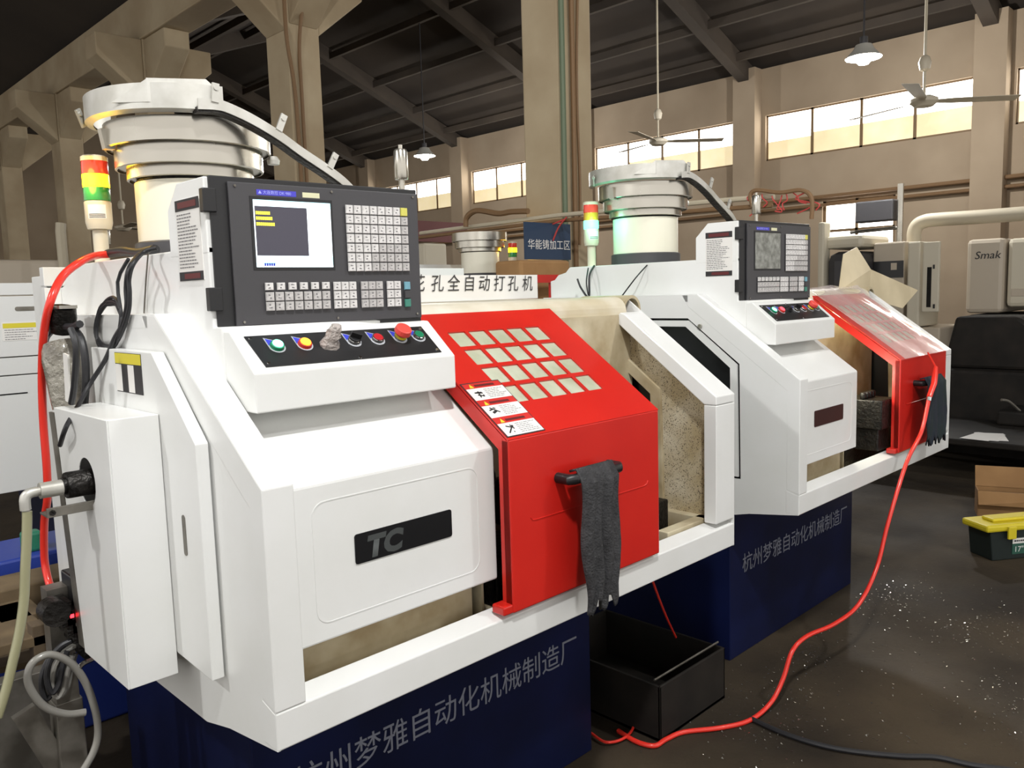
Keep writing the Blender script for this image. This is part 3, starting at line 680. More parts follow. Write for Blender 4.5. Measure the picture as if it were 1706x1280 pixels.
    for i, (z0, z1, c0) in enumerate(((1.824, 1.859, 'green'), (1.859, 1.894, 'yellow'), (1.894, 1.929, 'red'))):
        on_ = (c0 == lit); mm = {'green': 'lgreenon' if on_ else 'lgreen', 'yellow': 'lyelon' if on_ else 'lyeloff', 'red': 'lred'}[c0]
        part(c0+'_lens', 'lens'+c0, lambda z0=z0, z1=z1: MB().lathe([(0, z0), (.033, z0), (.0335, z0+.002), (.0335, z1-.002), (.033, z1), (0, z1)], (.112, 1.05, 0), 24), M[mm], tw)
        if on_:
            ld = bpy.data.lights.new('lens_glow', 'POINT'); ld.energy = .9; ld.shadow_soft_size = .045; ld.color = (1, .62, .08) if lit == 'yellow' else (.15, 1, .6)
            lo = bpy.data.objects.new('lens_glow', ld); COL.objects.link(lo); lo.parent = tw; lo.location = (.112-.05, 1.05-.05, (z0+z1)/2)
    if not back:
        part('tower_sticker', 'tws', lambda: MB().lathe([(.0343, 1.775), (.0343, 1.812)], (.112, 1.05, 0), 10, math.radians(205), math.radians(285)), M['paper'], tw)
        part('sticker_print', 'twsp', lambda: MB().lathe([(.0346, 1.777), (.0346, 1.779)], (.112, 1.05, 0), 10, math.radians(210), math.radians(280)).lathe([(.0346, 1.781), (.0346, 1.783)], (.112, 1.05, 0), 10, math.radians(210), math.radians(280)).lathe([(.0346, 1.785), (.0346, 1.787)], (.112, 1.05, 0), 10, math.radians(210), math.radians(280)), M['ink'], tw)
    # small air cylinder behind the cabinet
    part('air_cylinder', 'cyl', lambda: MB().lathe([(0, 1.50), (.009, 1.50), (.009, 1.885), (.019, 1.885), (.021, 1.89), (.021, 1.965), (.017, 1.972), (.006, 1.972), (.006, 1.985), (0, 1.985)], (.82, .622, 0), 20), M['steel'], R)
    if second:
        part('work_lamp', 'wlamp', lambda: MB().tube([(1.0, .33, 1.40), (1.45, .33, 1.40)], .014, 10), M['worklamp'], R)
        ld = bpy.data.lights.new('work_light', 'POINT'); ld.energy = 3.2; ld.shadow_soft_size = .05; ld.color = (1, .96, .76)
        lo = bpy.data.objects.new('work_light', ld); COL.objects.link(lo); lo.parent = R; lo.location = (.76, .14, 1.12)
    return R

def box_with_hole():
    # spindle box: five plates, the left one with a round hole
    x0, x1, y0, y1, z0, z1 = -.134, -.031, .365, .705, .752, 1.314
    circ = [(.515+.052*math.cos(2*math.pi*i/24), 1.168+.052*math.sin(2*math.pi*i/24)) for i in range(24)]
    me = plate([(y0, z0), (.635, z0), (y1, z1), (y0, z1)], [circ], x0, x0+.003, 'x')
    bm = bmesh.new(); bm.from_mesh(me)
    m2 = MB().box(x0+.003, x1, y0, y0+.003, z0, z1).prism([(.632, z0), (.635, z0), (y1, z1), (y1-.003, z1)], x0+.003, x1, 'x').box(x0+.003, x1, y0+.003, y1-.003, z1-.003, z1).box(x0+.003, x1, y0+.003, .632, z0, z0+.003).mesh('t')
    bm.from_mesh(m2); me2 = bpy.data.meshes.new('spindle_box'); bm.to_mesh(me2); bm.free(); return me2
M['guard'] = mat('stained_white_paint', (222, 217, 202), .5, var=(196, 184, 156), scale=5); M['worklamp'] = mat('work_lamp_glow', (255, 245, 210), .4, emit=(255, 240, 190), estr=6); M['maroon2'] = mat('nameplate_brown', (58, 34, 32), .35); M['txtd'] = mat('worn_lettering', (62, 66, 66), .6)
M['scrc2'] = mat('logo_print', (170, 176, 240), .5); M['yellab2'] = mat('sticker_cream', (214, 212, 176), .5); M['paper2'] = mat('tag_rim', (196, 200, 206), .35, metal=.3)
M['bredlit'] = mat('button_red_lit', (255, 90, 90), .3, emit=(255, 60, 80), estr=2.5)

m1 = machine(0, 0, 0, 'large white punching machine with red door nearest the camera', True, door_x=.608)
m2 = machine(D, 0, 0, 'white punching machine with film covered red door, farther right', False, second=True, door_x=.925, lit='green')
m3 = machine(3.895, 4.185, math.pi, 'punching machine of the back row seen behind the Chinese sign', False, back=True)
m4 = machine(3.895-D, 4.185, math.pi, 'white punching machine back at the left edge of the photo', False, back=True, lit='none')

# ------------------------------------------------------------------ bowl feeders
def feeder(ox, oy, rot, label, detail=True):
    t = tag(empty('bowl_feeder', (ox, oy, 1.656), rot), label, 'feeder', 'vibratory bowl feeders')
    z = 1.656
    def bowl(r0, r1, z0, z1): return MB().lathe([(0, z0-z), (r0, z0-z), (r0, z0-z+.004), (r1, z1-z-.004), (r1+.004, z1-z), (r1-.004, z1-z), (r0-.01, z0-z+.012), (0, z0-z+.012)], (0, 0, 0), 48)
    part('foot_ring', 'f_foot', lambda: MB().lathe([(0, 0), (.156, 0), (.156, .046), (.150, .05), (0, .05)], (0, 0, 0), 40), M['panelgrey'], t)
    part('drive_drum', 'f_drum', lambda: MB().lathe([(0, .05), (.146, .05), (.146, .206), (0, .206)], (0, 0, 0), 48), M['cream3'], t)
    part('drum_collar', 'f_col', lambda: MB().lathe([(0, .209), (.140, .209), (.140, .214), (0, .214)], (0, 0, 0), 40), M['dark'], t)
    def band(r, z0, z1, th=.004, a0=0, a1=2*math.pi, fl=.006):
        return MB().lathe([(r-fl, z0), (r, z0+.002), (r, z1), (r-th, z1), (r-th, z0+.006), (r-fl-.03, z0+.004), (r-fl-.03, z0)], (0, 0, 0), 48, a0, a1)
    part('bowl_tier', 'f_b3', lambda: band(.163, .212, .246).add([(0, 0, .214)], []), M['steel'], t)
    part('bowl_tier', 'f_b2', lambda: band(.190, .240, .296), M['steel'], t)
    part('bowl_tier', 'f_b1', lambda: band(.212, .290, .352), M['steel'], t)
    part('bowl_floor', 'f_fl', lambda: MB().lathe([(0, .27), (.10, .255), (.165, .250), (.165, .246), (0, .246)], (0, 0, 0), 40), M['steel2'], t)
    if detail:
        # outer guard ring: left and front part
        A = math.radians
        part('rim_guard', 'f_g1', lambda: MB().lathe([(.232, .352), (.252, .358), (.252, .418), (.249, .418), (.249, .362), (.232, .357)], (0, 0, 0), 30, A(120), A(266)), M['alu'], t)
        def gp():
            m = MB(); a0, a1 = A(226), A(262); r = .254
            p0 = (r*math.cos(a0), r*math.sin(a0)); p1 = (r*math.cos(a1), r*math.sin(a1))
            q = lambda t_, zz, off=0: (p0[0]+(p1[0]-p0[0])*t_, p0[1]+(p1[1]-p0[1])*t_-off, zz)
            vs = [q(0, .372), q(1, .372), q(1, .412), q(.86, .432), q(0, .428)]; vs2 = [(x, y+.004, zz) for x, y, zz in vs]
            return m.add(vs+vs2, [(0, 1, 2, 3, 4), (9, 8, 7, 6, 5)]+[(i, (i+1) % 5, 5+(i+1) % 5, 5+i) for i in range(5)])
        part('guard_plate', 'f_g2', gp, M['alu'], t)
        def gb():
            m = MB(); a = A(226); m.add([(.254*math.cos(a), .254*math.sin(a), .372), (.254*math.cos(a), .254*math.sin(a), .426), (.262*math.cos(A(205)), .262*math.sin(A(205)), .374), (.24*math.cos(A(214)), .24*math.sin(A(214)), .37)], [(0, 1, 2), (0, 2, 3), (0, 3, 1), (1, 3, 2)]); return m
        part('guard_gusset', 'f_g3', gb, M['alu'], t)
        rail = [Vector(p) for p in ((-.085, -.252, .362), (-.04, -.253, .366), (-.009, -.255, .362), (.054, -.256, .342), (.127, -.256, .310), (.196, -.256, .272), (.269, -.255, .236), (.335, -.255, .196), (.41, -.25, .13), (.47, -.25, .06))]
        rs = spline(rail, 5)
        def railm(hw0, hw1, zo0, zo1):
            m = MB(); vs = []; fs = []
            for i, p in enumerate(rs): vs += [p+Vector((0, hw0, zo0)), p+Vector((0, hw1, zo0)), p+Vector((0, hw1, zo1)), p+Vector((0, hw0, zo1))]
            for i in range(len(rs)-1):
                for j in range(4): fs.append((i*4+j, i*4+(j+1) % 4, (i+1)*4+(j+1) % 4, (i+1)*4+j))
            fs += [(3, 2, 1, 0), tuple(len(rs)*4-4+j for j in range(4))]
            return m.add(vs, fs)
        part('feed_rail', 'f_r1', lambda: railm(-.004, .0, -.008, .018), M['alu'], t)
        part('rail_channel', 'f_r2', lambda: railm(.0, .03, -.014, .0), M['dark'], t)
        def clips():
            return MB().box(-.008, .010, -.003, .003, 0, .046).lathe([(0, -.006), (.006, -.006), (.006, .006), (0, .006)], (.001, 0, .034), 10, axis='y')
        for (x, yy, zz, ry) in ((-.044, -.258, .376, .1), (.125, -.260, .328, .42), (.275, -.259, .245, .5)):
            o = part('rail_clip', 'f_clip', clips, M['alu'], t); o.location = (x, yy, zz); o.rotation_euler = (0, ry, 0)
        o = part('guard_clip', 'f_clip2', clips, M['alu'], t); o.location = (-.232, .105, .352); o.rotation_euler = (0, -.5, .6)
        part('spout_lug', 'f_lug', lambda: MB().prism([(-.02, 0), (.02, 0), (.012, -.05), (-.012, -.05)], -.012, .012, 'y'), M['steel'], t).location = (-.205, .02, .335)
        part('rim_knob', 'f_knob', lambda: MB().lathe([(0, 0), (.016, 0), (.018, .012), (.012, .022), (0, .022)], (.205, -.08, .27), 16), M['alu'], t)
    return t
M['cream3'] = mat('drum_cream', (226, 222, 204), .3, coat=.2)
FX, FY = .31, .895
feeder(FX, FY, 0, 'large steel bowl feeder on top of the nearest machine')
feeder(D+FX, FY, 0, 'steel bowl feeder on top of the farther machine')
feeder(3.895-FX, 4.185-FY, math.pi, 'steel bowl feeder of the back row behind the Chinese sign', False)
feeder(3.895-D-FX, 4.185-FY, math.pi, 'back row bowl feeder hidden behind the black control cabinet', False)

# ------------------------------------------------------------------ sign board on the near machine
sg = tag(empty('sign_board', (1.0, .96, 1.52)), 'white sign board with black Chinese lettering behind the red door', 'sign')
q0 = on(895, 458, 'y', .96); q1 = on(895, 490, 'y', .96); sx1 = float(q0[0]); sz1 = float(q0[2]); sz0 = float(q1[2])
MB().box(.70-1.0, sx1-1.0, 0, .006, 1.521-1.52, sz1-1.52).build('board', M['paper'], sg)
ch = '花孔全自动打孔机'
for i, c in enumerate(ch):
    u = [697, 729, 756, 782, 807, 832, 855, 879][i]; q = on(u, 474, 'y', .957)
    me = text_mesh(c, .066, (float(q[0])-1.0, -.0035, float(q[2])-1.52), (1, 0, 0), (.12, 0, 1), 0, center=True, xscale=.95)
    link('character', me, M['ink'], sg)

# ------------------------------------------------------------------ cloth on the near door
def cloth_strip(name, x0, x1, ytop, ztop, zbot, amp, m, label, seed, taper=.8):
    r_ = random.Random(seed); nx, nz = 26, 30; vs = []; fs = []
    rag = [r_.uniform(0, .05) for _ in range(nx)]
    for j in range(nz):
        t = j/(nz-1)
        for i in range(nx):
            s = i/(nx-1); cx = (x0+x1)/2; wv = 1-(1-taper)*math.sin(min(1, t*1.6)*math.pi/2)+.16*max(0, t-.75)
            x = cx+(s-.5)*(x1-x0)*wv+.006*math.sin(9*t+3*s)
            fold = -amp*abs(math.sin(s*math.pi*2))**.6+.006*math.sin(s*23+t*5)
            z = ztop-t*(ztop-zbot-rag[i]*(t**3))
            if j == 0: y = ytop+.03
            elif j == 1: y = ytop+.012; z = ztop+.006
            else: y = ytop+fold*(.6+.4*t)-.004
            vs.append((x, y, z))
    fs = [(j*nx+i, j*nx+i+1, (j+1)*nx+i+1, (j+1)*nx+i) for j in range(nz-1) for i in range(nx-1)]
    mb = MB(); mb.add(vs, fs, True); o = mb.build(name, m)
    sd = o.modifiers.new('thick', 'SOLIDIFY'); sd.thickness = .006; sd.offset = 1
    return tag(o, label, 'cloth')
cloth_strip('hanging_cloth', .787, .930, -.072, 1.102, .738, .016, M['cloth'], 'dark grey cloth hanging over the handle of the near red door', 4, .88)
cloth_strip('hanging_cloth', D+1.075, D+1.29, -.075, 1.105, .80, .014, M['cloth2'], 'dark navy cloth hanging on the farther red door', 8, 1.1)

# ------------------------------------------------------------------ air gun and red hose
g0 = on(1546, 588, 'y', -.04); g1 = on(1559, 612, 'y', -.10); g2 = on(1556, 640, 'y', -.115); g3 = on(1548, 662, 'y', -.115)
ag = tag(empty('air_gun', tuple(g2)), 'red air gun hanging on the farther red door', 'air gun')
rel = lambda p: Vector(p)-Vector(g2)
MB().tube([rel(g1), rel((np.array(g1)+np.array(g2))/2), rel(g2), rel(g3)], [.009, .013, .013, .011], 10).build('grip', M['tube_red'], ag)
MB().tube([rel(g0), rel(g1)], .004, 8).build('nozzle', M['tube_red'], ag)
MB().tube([rel(g3), rel(on(1547, 668, 'y', -.115))], .011, 10).build('brass_nut', M['chrome'], ag)
P0 = on(1547, 668, 'y', -.115); P1 = on(1250, 1200, 'z', .01); dd = P1-P0; nn = (-dd[1], dd[0], 0)
pts = [tuple(onp(u, v, P0, nn)) for u, v in ((1547, 668), (1535, 720), (1510, 772), (1480, 870), (1460, 948), (1430, 1008), (1390, 1040), (1345, 1060), (1320, 1085), (1305, 1130), (1285, 1170))]
pts += [tuple(on(u, v, 'z', .009)) for u, v in ((1250, 1200), (1200, 1213), (1140, 1220), (1110, 1232), (1090, 1243), (1060, 1236), (1030, 1218))]
tag(MB().tube(pts, .0085, 10, 6).build('air_hose', M['tube_red']), 'long red air hose running from the air gun down across the floor', 'hose')
pts = [tuple(on(u, v, 'z', .012)) for u, v in ((990, 1142), (1020, 1139), (1045, 1152), (1058, 1180), (1056, 1210), (1040, 1230), (1010, 1237), (985, 1222))]
tag(MB().tube(pts, .005, 8, 6).build('coiled_tube', M['tube_red']), 'thin red tube looped on the floor beside the blue base', 'hose')
a = on(1087, 968, 'y', .10); b = on(1126, 1062, 'y', .35)
tag(MB().tube([tuple(a), tuple((np.array(a)+np.array(b))/2+np.array((0, 0, -.01))), tuple(b)], .004, 8, 6).build('drain_tube', M['tube_red']), 'thin red tube hanging straight down under the near sill', 'hose')
tag(MB().tube([tuple(on(u, v, 'z', .008)) for u, v in ((1145, 1158), (1138, 1175), (1128, 1188), (1118, 1196))], .004, 8, 5).build('tube_end', M['tube_red']), 'short red tube piece on the dark floor', 'hose')
tag(MB().tube([tuple(on(u, v, 'z', .010)) for u, v in ((1250, 1197), (1300, 1220), (1360, 1240), (1420, 1252), (1500, 1260), (1560, 1262), (1620, 1275), (1690, 1284))], .009, 8, 5).build('floor_cable', M['cable']), 'black cable lying across the oily floor', 'cable')

# film and cream sheet on the farther door
me = bpy.data.meshes.new('film'); nx, ny = 14, 12; vs = []
r_ = random.Random(3)
for j in range(ny):
    for i in range(nx):
        s, t = i/(nx-1), j/(ny-1); x = D+.925+.03+s*.585; y = -.02+t*.46
        d = .006+.006*math.sin(s*9+t*4)*t+.004*r_.random(); p = sp(x-D, y, d); vs.append((x, p.y, p.z))
fs = [(j*nx+i, j*nx+i+1, (j+1)*nx+i+1, (j+1)*nx+i) for j in range(ny-1) for i in range(nx-1)]
mb = MB(); mb.add(vs, fs, True); tag(mb.build('plastic_film', M['film']), 'clear plastic film covering the top of the farther red door', 'plastic film')
yy = .50
poly = [on(u, v, 'y', yy) for u, v in ((1398, 484), (1418, 423), (1440, 411), (1451, 449), (1515, 484), (1489, 514), (1448, 498))]
vs = [(p[0], yy-(.05 if i in (4, 5) else 0)+(.04 if i in (1, 2) else 0), p[2]) for i, p in enumerate(poly)]; n_ = len(vs)
vs2 = [(x, y+.004, z) for x, y, z in vs]
o = MB().add(vs+vs2, [(0, 1, 2, 3), (0, 3, 6), (3, 4, 5, 6), (n_+3, n_+2, n_+1, n_), (n_+6, n_+3, n_), (n_+6, n_+5, n_+4, n_+3)]+[(i, (i+1) % n_, n_+(i+1) % n_, n_+i) for i in range(n_)]).build('bent_sheet', M['sheet'])
tag(o, 'bent cream plastic sheet propped behind the farther red door', 'sheet')

# ------------------------------------------------------------------ cables and hoses on the near machine's end
def hose(name, pxs, ax, val, r, m, label, cat='cable', sm=6):
    pts = []
    for q in pxs: pts.append(tuple(on(q[0], q[1], ax, q[2] if len(q) > 2 else val)))
    return tag(MB().tube(pts, r, 10, sm).build(name, M[m]), label, cat)
hose('air_hose', ((183, 424, .10), (160, 426, .06), (135, 436, .0), (105, 460, -.05), (85, 500, -.09), (74, 550, -.10), (70, 620, -.10), (72, 700, -.10), (78, 780, -.10), (79, 830, -.10), (74, 870, -.10), (74, 930, -.10), (80, 965, -.10), (87, 984, -.10)), 'x', 0, .0095, 'tube_red', 'thick red air hose arching down the left end of the near machine', 'hose')
hose('black_cable', ((243, 418, .05), (228, 428, .03), (214, 450, -.008), (210, 480, -.012), (211, 510, -.012), (204, 540, -.012), (190, 565, -.02), (175, 600, -.035), (150, 640, -.055), (128, 680, -.10), (110, 712, -.150), (100, 742, -.150)), 'x', 0, .0052, 'cable', 'black cable running from the tower foot diagonally past the spindle box')
hose('black_cable', ((262, 413, .05), (240, 420, .03), (222, 440, -.006), (215, 465, -.010), (216, 490, -.010), (214, 520, -.010), (200, 560, -.012), (182, 585, -.018)), 'x', 0, .0050, 'cable', 'second black cable bundled beside the cable coil')
cl = []
for k_ in range(52):
    a_ = k_/13*2*math.pi; rr = 1+.22*math.sin(k_*.45)+.06*math.sin(k_*1.7)
    cl.append(tuple(on(182+21*math.cos(a_)*rr+.28*k_*.3, 536+38*math.sin(a_)*rr-8*math.cos(a_), 'x', -.010-.004*math.sin(k_*.5))))
tag(MB().tube([tuple(on(214, 432, 'x', .0))]+[tuple(on(196, 470, 'x', -.008))]+cl, .0042, 8, 3).build('coiled_cable', M['cable']), 'black cable wound in a loose coil on the machine end', 'cable')
hose('thin_wire', ((247, 420, .055), (243, 470, .058), (240, 522, .055)), 'x', 0, .0018, 'steel2', 'thin grey wire hanging down the upper housing')
# cable bundle at the feeder foot
hose('cable_bundle', ((180, 423, .1), (205, 419, .1), (232, 422, .1), (258, 416, .09)), 'x', 0, .012, 'cable', 'dark taped cable bundle at the foot of the near bowl feeder')
# M2 cables
for nm, pxs, r in (('thin_cable', ((980, 447, .05), (977, 470, -.004), (980, 492, -.01)), .003), ('bent_cable', ((990, 443, .06), (982, 460, .0), (981, 495, -.01), (968, 480, -.01), (962, 465, -.006)), .0045), ('slanting_wire', ((1078, 442, .06), (1060, 462, .0), (1035, 495, -.008)), .0028)):
    tag(MB().tube([tuple(on(u, v, 'x', D+x)) for u, v, x in pxs], r, 8, 6).build(nm, M['cable']), {'thin_cable': 'thin dark cable below the green lit signal tower', 'bent_cable': 'bent black cable hanging on the farther machine end', 'slanting_wire': 'slanting wire below the farther bowl feeder'}[nm], 'cable')

# air filter unit strapped to the near machine's back corner
fz = on(115, 600, 'x', -.06)
af = tag(empty('wrapped_filter_unit', tuple(fz)), 'film wrapped air filter with cables on the near machine end', 'filter unit')
def rp(u, v, x=-.06): return Vector(on(u, v, 'x', x))-Vector(fz)
MB().tube([rp(103, 575), rp(108, 600), rp(113, 640), rp(118, 680)], [.045, .05, .045, .04], 14, 3).build('filter_bowl', M['bag2'] if 'bag2' in M else mat('wrinkled_film', (150, 146, 134), .25, var=(90, 84, 74), scale=14, coat=.6, bump=1.0, bscale=60), af)
MB().tube([rp(104, 512), rp(104, 530), rp(103, 552)], [.030, .032, .028], 12).build('regulator_knob', M['dark'], af)
MB().box(-.02, .02, -.045, .045, -.004, .004).build('top_plate', M['steel'], af, 0, tuple(rp(104, 512)))
MB().bar(rp(110, 590, -.115), rp(114, 670, -.115), .03, .004, (1, 0, 0)).build('paper_label', M['paper'], af)
MB().tube([rp(133, 540), rp(120, 545), rp(95, 545), rp(78, 560), rp(73, 580)], .009, 8, 5).build('cable_loop', M['cable'], af)
MB().tube([rp(120, 545), rp(135, 565), rp(142, 600), rp(143, 640), rp(140, 675)], .009, 8, 5).build('cable_loop', M['cable'], af)
MB().tube([rp(118, 548, -.12), rp(127, 580, -.12), rp(124, 640, -.12), rp(119, 672, -.12)], .007, 8, 5).build('cable_loop', M['cable'], af)
# olive hose from the rotary coupling
hose('coolant_hose', ((45, 852), (45, 870), (44, 910), (42, 950), (40, 1000), (33, 1050), (22, 1100), (10, 1150), (-4, 1195)), 'y', .515, .0095, 'tube_clear', 'olive green hose hanging from the white elbow fitting', 'hose')

# ------------------------------------------------------------------ stand with sensors at the lower left
st = tag(empty('steel_stand', (float(on(108, 1250, 'y', .78)[0]), .78, 0)), 'grey angle steel stand with diagonal brace at lower left', 'stand')
so = Vector(st.location)
def rs_(u, v, y=.78): return Vector(on(u, v, 'y', y))-so
leg0 = rs_(110, 1175); MB().box(leg0.x-.03, leg0.x+.03, -.03, .03, 0, leg0.z+.02).build('leg', M['steel2'], st, .002)
l2 = rs_(40, 1040); MB().bar((rs_(38, 1185)), (rs_(105, 1290)), .05, .02, (0, 1, 0)).build('diagonal_brace', M['steel2'], st)
MB().box(leg0.x-.5, leg0.x+.03, .25, .30, 0, leg0.z).build('leg', M['steel2'], st, .002)
MB().bar((leg0.x, 0, leg0.z+.30), (leg0.x, 0, leg0.z), .05, .05, (0, 1, 0)).build('upright', M['steel2'], st)
sb = tag(empty('sensor_bank', tuple(on(120, 1045, 'y', .72))), 'row of dark sensor modules with red lights beside the spindle box', 'sensor')
sbo = Vector(sb.location)
for i in range(5):
    u, v = 104+i*9, 1018+i*13
    c = Vector(on(u, v, 'y', .72))-sbo
    MB().box(-.012, .012, -.035, .035, -.03, .03).build('sensor_module', M['dark'], sb, .002, tuple(c))
    MB().box(-.004, .004, -.037, -.034, .012, .02).build('indicator_light', M['leadred'] if i in (1, 3) else M['steel2'], sb, 0, tuple(c))
MB().lathe([(0, -.03), (.03, -.03), (.03, .02), (.026, .03), (0, .03)], tuple(Vector(on(88, 1018, 'y', .70))-sbo), 18, axis='y').build('pressure_gauge', M['dark'], sb)
cs = on(137, 985, 'y', .75)
tag(MB().box(cs[0]-.03, cs[0]+.03, .72, .80, cs[2]-.06, cs[2]+.05).build('valve_block', M['black'], None, .004), 'black valve block under the end of the red air hose', 'valve')
for k_, (dxk, dyk) in enumerate(((0, 0), (8, 8), (-9, 10), (14, 4))):
    tag(MB().tube([tuple(on(u+dxk, v+dyk, 'y', .70+.01*k_)) for u, v in ((118, 1068), (100, 1078), (84, 1100), (78, 1130), (86, 1155), (98, 1140), (104, 1110), (112, 1085))], .0065, 8, 4).build('sensor_lead', M['tube_grey'] if k_ % 2 else M['cable']), ['outermost black', 'grey inner', 'leftmost black', 'rightmost grey'][k_]+' sensor lead looped below the red lit modules', 'cable', 'looped sensor leads')
tag(MB().tube([tuple(on(u, v, 'y', .66)) for u, v in ((142, 1187), (110, 1190), (75, 1178), (52, 1150), (46, 1125), (56, 1103), (80, 1091), (105, 1097), (126, 1113), (146, 1145), (160, 1190), (163, 1225), (155, 1255), (138, 1285))], .0085, 10, 6).build('looped_hose', M['tube_grey']), 'translucent grey hose looping at the lower left corner', 'hose')
tag(MB().tube([tuple(on(u, v, 'y', .66)) for u, v in ((132, 1113), (140, 1105), (155, 1098))], .006, 8, 3).build('tube_fitting', M['chrome']), 'chrome push fitting at the end of the grey hose', 'fitting')
# wooden stuff on the floor behind, low table with boards
for k_, (u0, v0, u1, v1, z, wd) in enumerate(((-10, 1030, 60, 1012, .62, .18), (-10, 1105, 62, 1092, .45, .14), (-10, 1195, 34, 1176, .26, .10))):
    a = on(u0, v0, 'z', z); b = on(u1, v1, 'z', z)
    tag(MB().bar(tuple(a), tuple(b), wd, .02).build('wooden_board', M['wood']), ['topmost pale wooden board at the lower left edge', 'middle wooden board at the lower left edge', 'lowest wooden board with yellow edge at the lower left'][k_], 'board')
c0 = on(30, 1100, 'y', 1.16)
cr = tag(empty('wooden_rack', (float(c0[0])-.1, 1.16, 0)), 'dark wooden rack behind the steel stand', 'rack')
for x_ in (-.25, .14): MB().box(x_, x_+.05, 0, .05, 0, .66).build('post', M['woodblk'], cr, .003)
MB().box(-.25, .19, .0, .35, .60, .63).build('shelf', M['wood'], cr, .003)
MB().box(-.25, .19, .0, .35, .30, .33).build('shelf', M['wood'], cr, .003)
c1 = on(62, 975, 'y', 1.6)
tag(MB().box(c1[0]-.20, c1[0]+.12, 1.53, 1.7, c1[2]-.06, c1[2]+.03).build('wooden_block', M['wood'], None, .006), 'brown wooden block below the red hose end', 'block')
c2 = on(80, 920, 'y', 1.8); tag(MB().box(c2[0]-.5, c2[0]+.3, 1.8, 2.1, .0, float(c2[2])).build('blue_crate', mat('crate_blue', (40, 62, 150), .5), None, .01), 'blue crate behind the hoses at the left', 'crate')
c3 = on(56, 915, 'y', 1.85); tag(MB().box(c3[0]-.03, c3[0]+.03, 1.84, 1.9, float(c2[2]), float(c2[2])+.07).build('green_canister', mat('canister_green', (40, 120, 92), .5), None, .01), 'small green canister on the blue crate', 'canister')

# chip tray and floor bits under the near machine
tr = tag(empty('chip_tray', (1.70, .42, 0)), 'dark steel chip tray on the floor right of the blue base', 'tray')
MB().box(-.2, .22, -.22, .35, 0, .012).build('tray_floor', M['darkbench'], tr)
for a in ((-.2, .22, -.22, -.21, 0, .2), (-.2, .22, .34, .35, 0, .2), (-.2, -.19, -.22, .35, 0, .2), (.21, .22, -.22, .35, 0, .2)): MB().box(*a).build('tray_side', M['darkbench'], tr, .003)
MB().tube([(.22, -.19, .212), (-.19, -.19, .212)], .004, 6).build('wire_handle', M['steel2'], tr)

# ------------------------------------------------------------------ right background
tb = on(1648, 936, 'z', 0)
t = tag(empty('tool_box', (float(tb[0]), float(tb[1]), 0), -.60), 'yellow lidded dark green tool box on the floor at the right', 'tool box')
MB().prism([(.02, 0), (.43, 0), (.45, .17), (0, .17)], 0, .17, 'y').build('body', M['tbgreen'], t, .006)
MB().box(-.03, .48, -.015, .185, .165, .205).build('lid', M['yellow'], t, .012)
MB().box(.05, .40, .04, .13, .205, .225).build('lid_ridge', M['yellow'], t, .008)
for x_ in (.09, .33): MB().box(x_, x_+.05, -.032, -.018, .125, .195).build('latch', M['yellow'], t, .004)
MB().box(.14, .31, -.003, .001, .03, .12).build('label', M['tblabel'], t)
MB().box(.14, .31, -.0045, -.003, .09, .12).build('label_strip', M['paper'], t)
link('label_lettering', text_mesh('17"', .045, (.15, -.0048, .043), (1, 0, 0), (0, 0, 1)), M['paper'], t)
part('label_print', 'tbp', lambda: text_lines(MB(), (.215, -.0048, .07), (1, 0, 0), (0, 0, 1), .085, 3, .012, .005, (0, 0, 0), random.Random(4)), M['paper'], t)
part('label_print', 'tbp2', lambda: text_lines(MB(), (.15, -.0052, .110), (1, 0, 0), (0, 0, 1), .14, 1, .012, .009, (0, 0, 0), random.Random(6)), M['ink'], t)
cbp = on(1618, 866, 'z', 0)
t = tag(empty('cardboard_box', (float(cbp[0])+.12, float(cbp[1]), 0), -1.2), 'open brown cardboard box behind the yellow tool box', 'box')
zt = .17; zt2 = .30
for a in ((0, .6, 0, .006, 0, zt), (0, .006, 0, .16, 0, zt), (.594, .6, 0, .16, 0, zt), (0, .6, .154, .16, 0, zt)): MB().box(*a).build('side', M['card'], t)
MB().add([(0, .15, zt), (.6, .15, zt), (.62, .19, zt2), (.0, .19, zt2), (0, .155, zt), (.6, .155, zt), (.62, .195, zt2), (.0, .195, zt2)], [(0, 1, 2, 3), (7, 6, 5, 4), (0, 4, 5, 1), (1, 5, 6, 2), (2, 6, 7, 3), (3, 7, 4, 0)]).build('flap', M['card'], t)
MB().add([(0, 0, zt), (.6, 0, zt), (.6, -.06, zt+.0), (.0, -.06, zt-.08), (0, .005, zt), (.6, .005, zt), (.6, -.055, zt-.08), (.0, -.055, zt-.075)], [(0, 1, 2, 3), (7, 6, 5, 4), (0, 4, 5, 1), (1, 5, 6, 2), (2, 6, 7, 3), (3, 7, 4, 0)]).build('flap', M['card'], t)
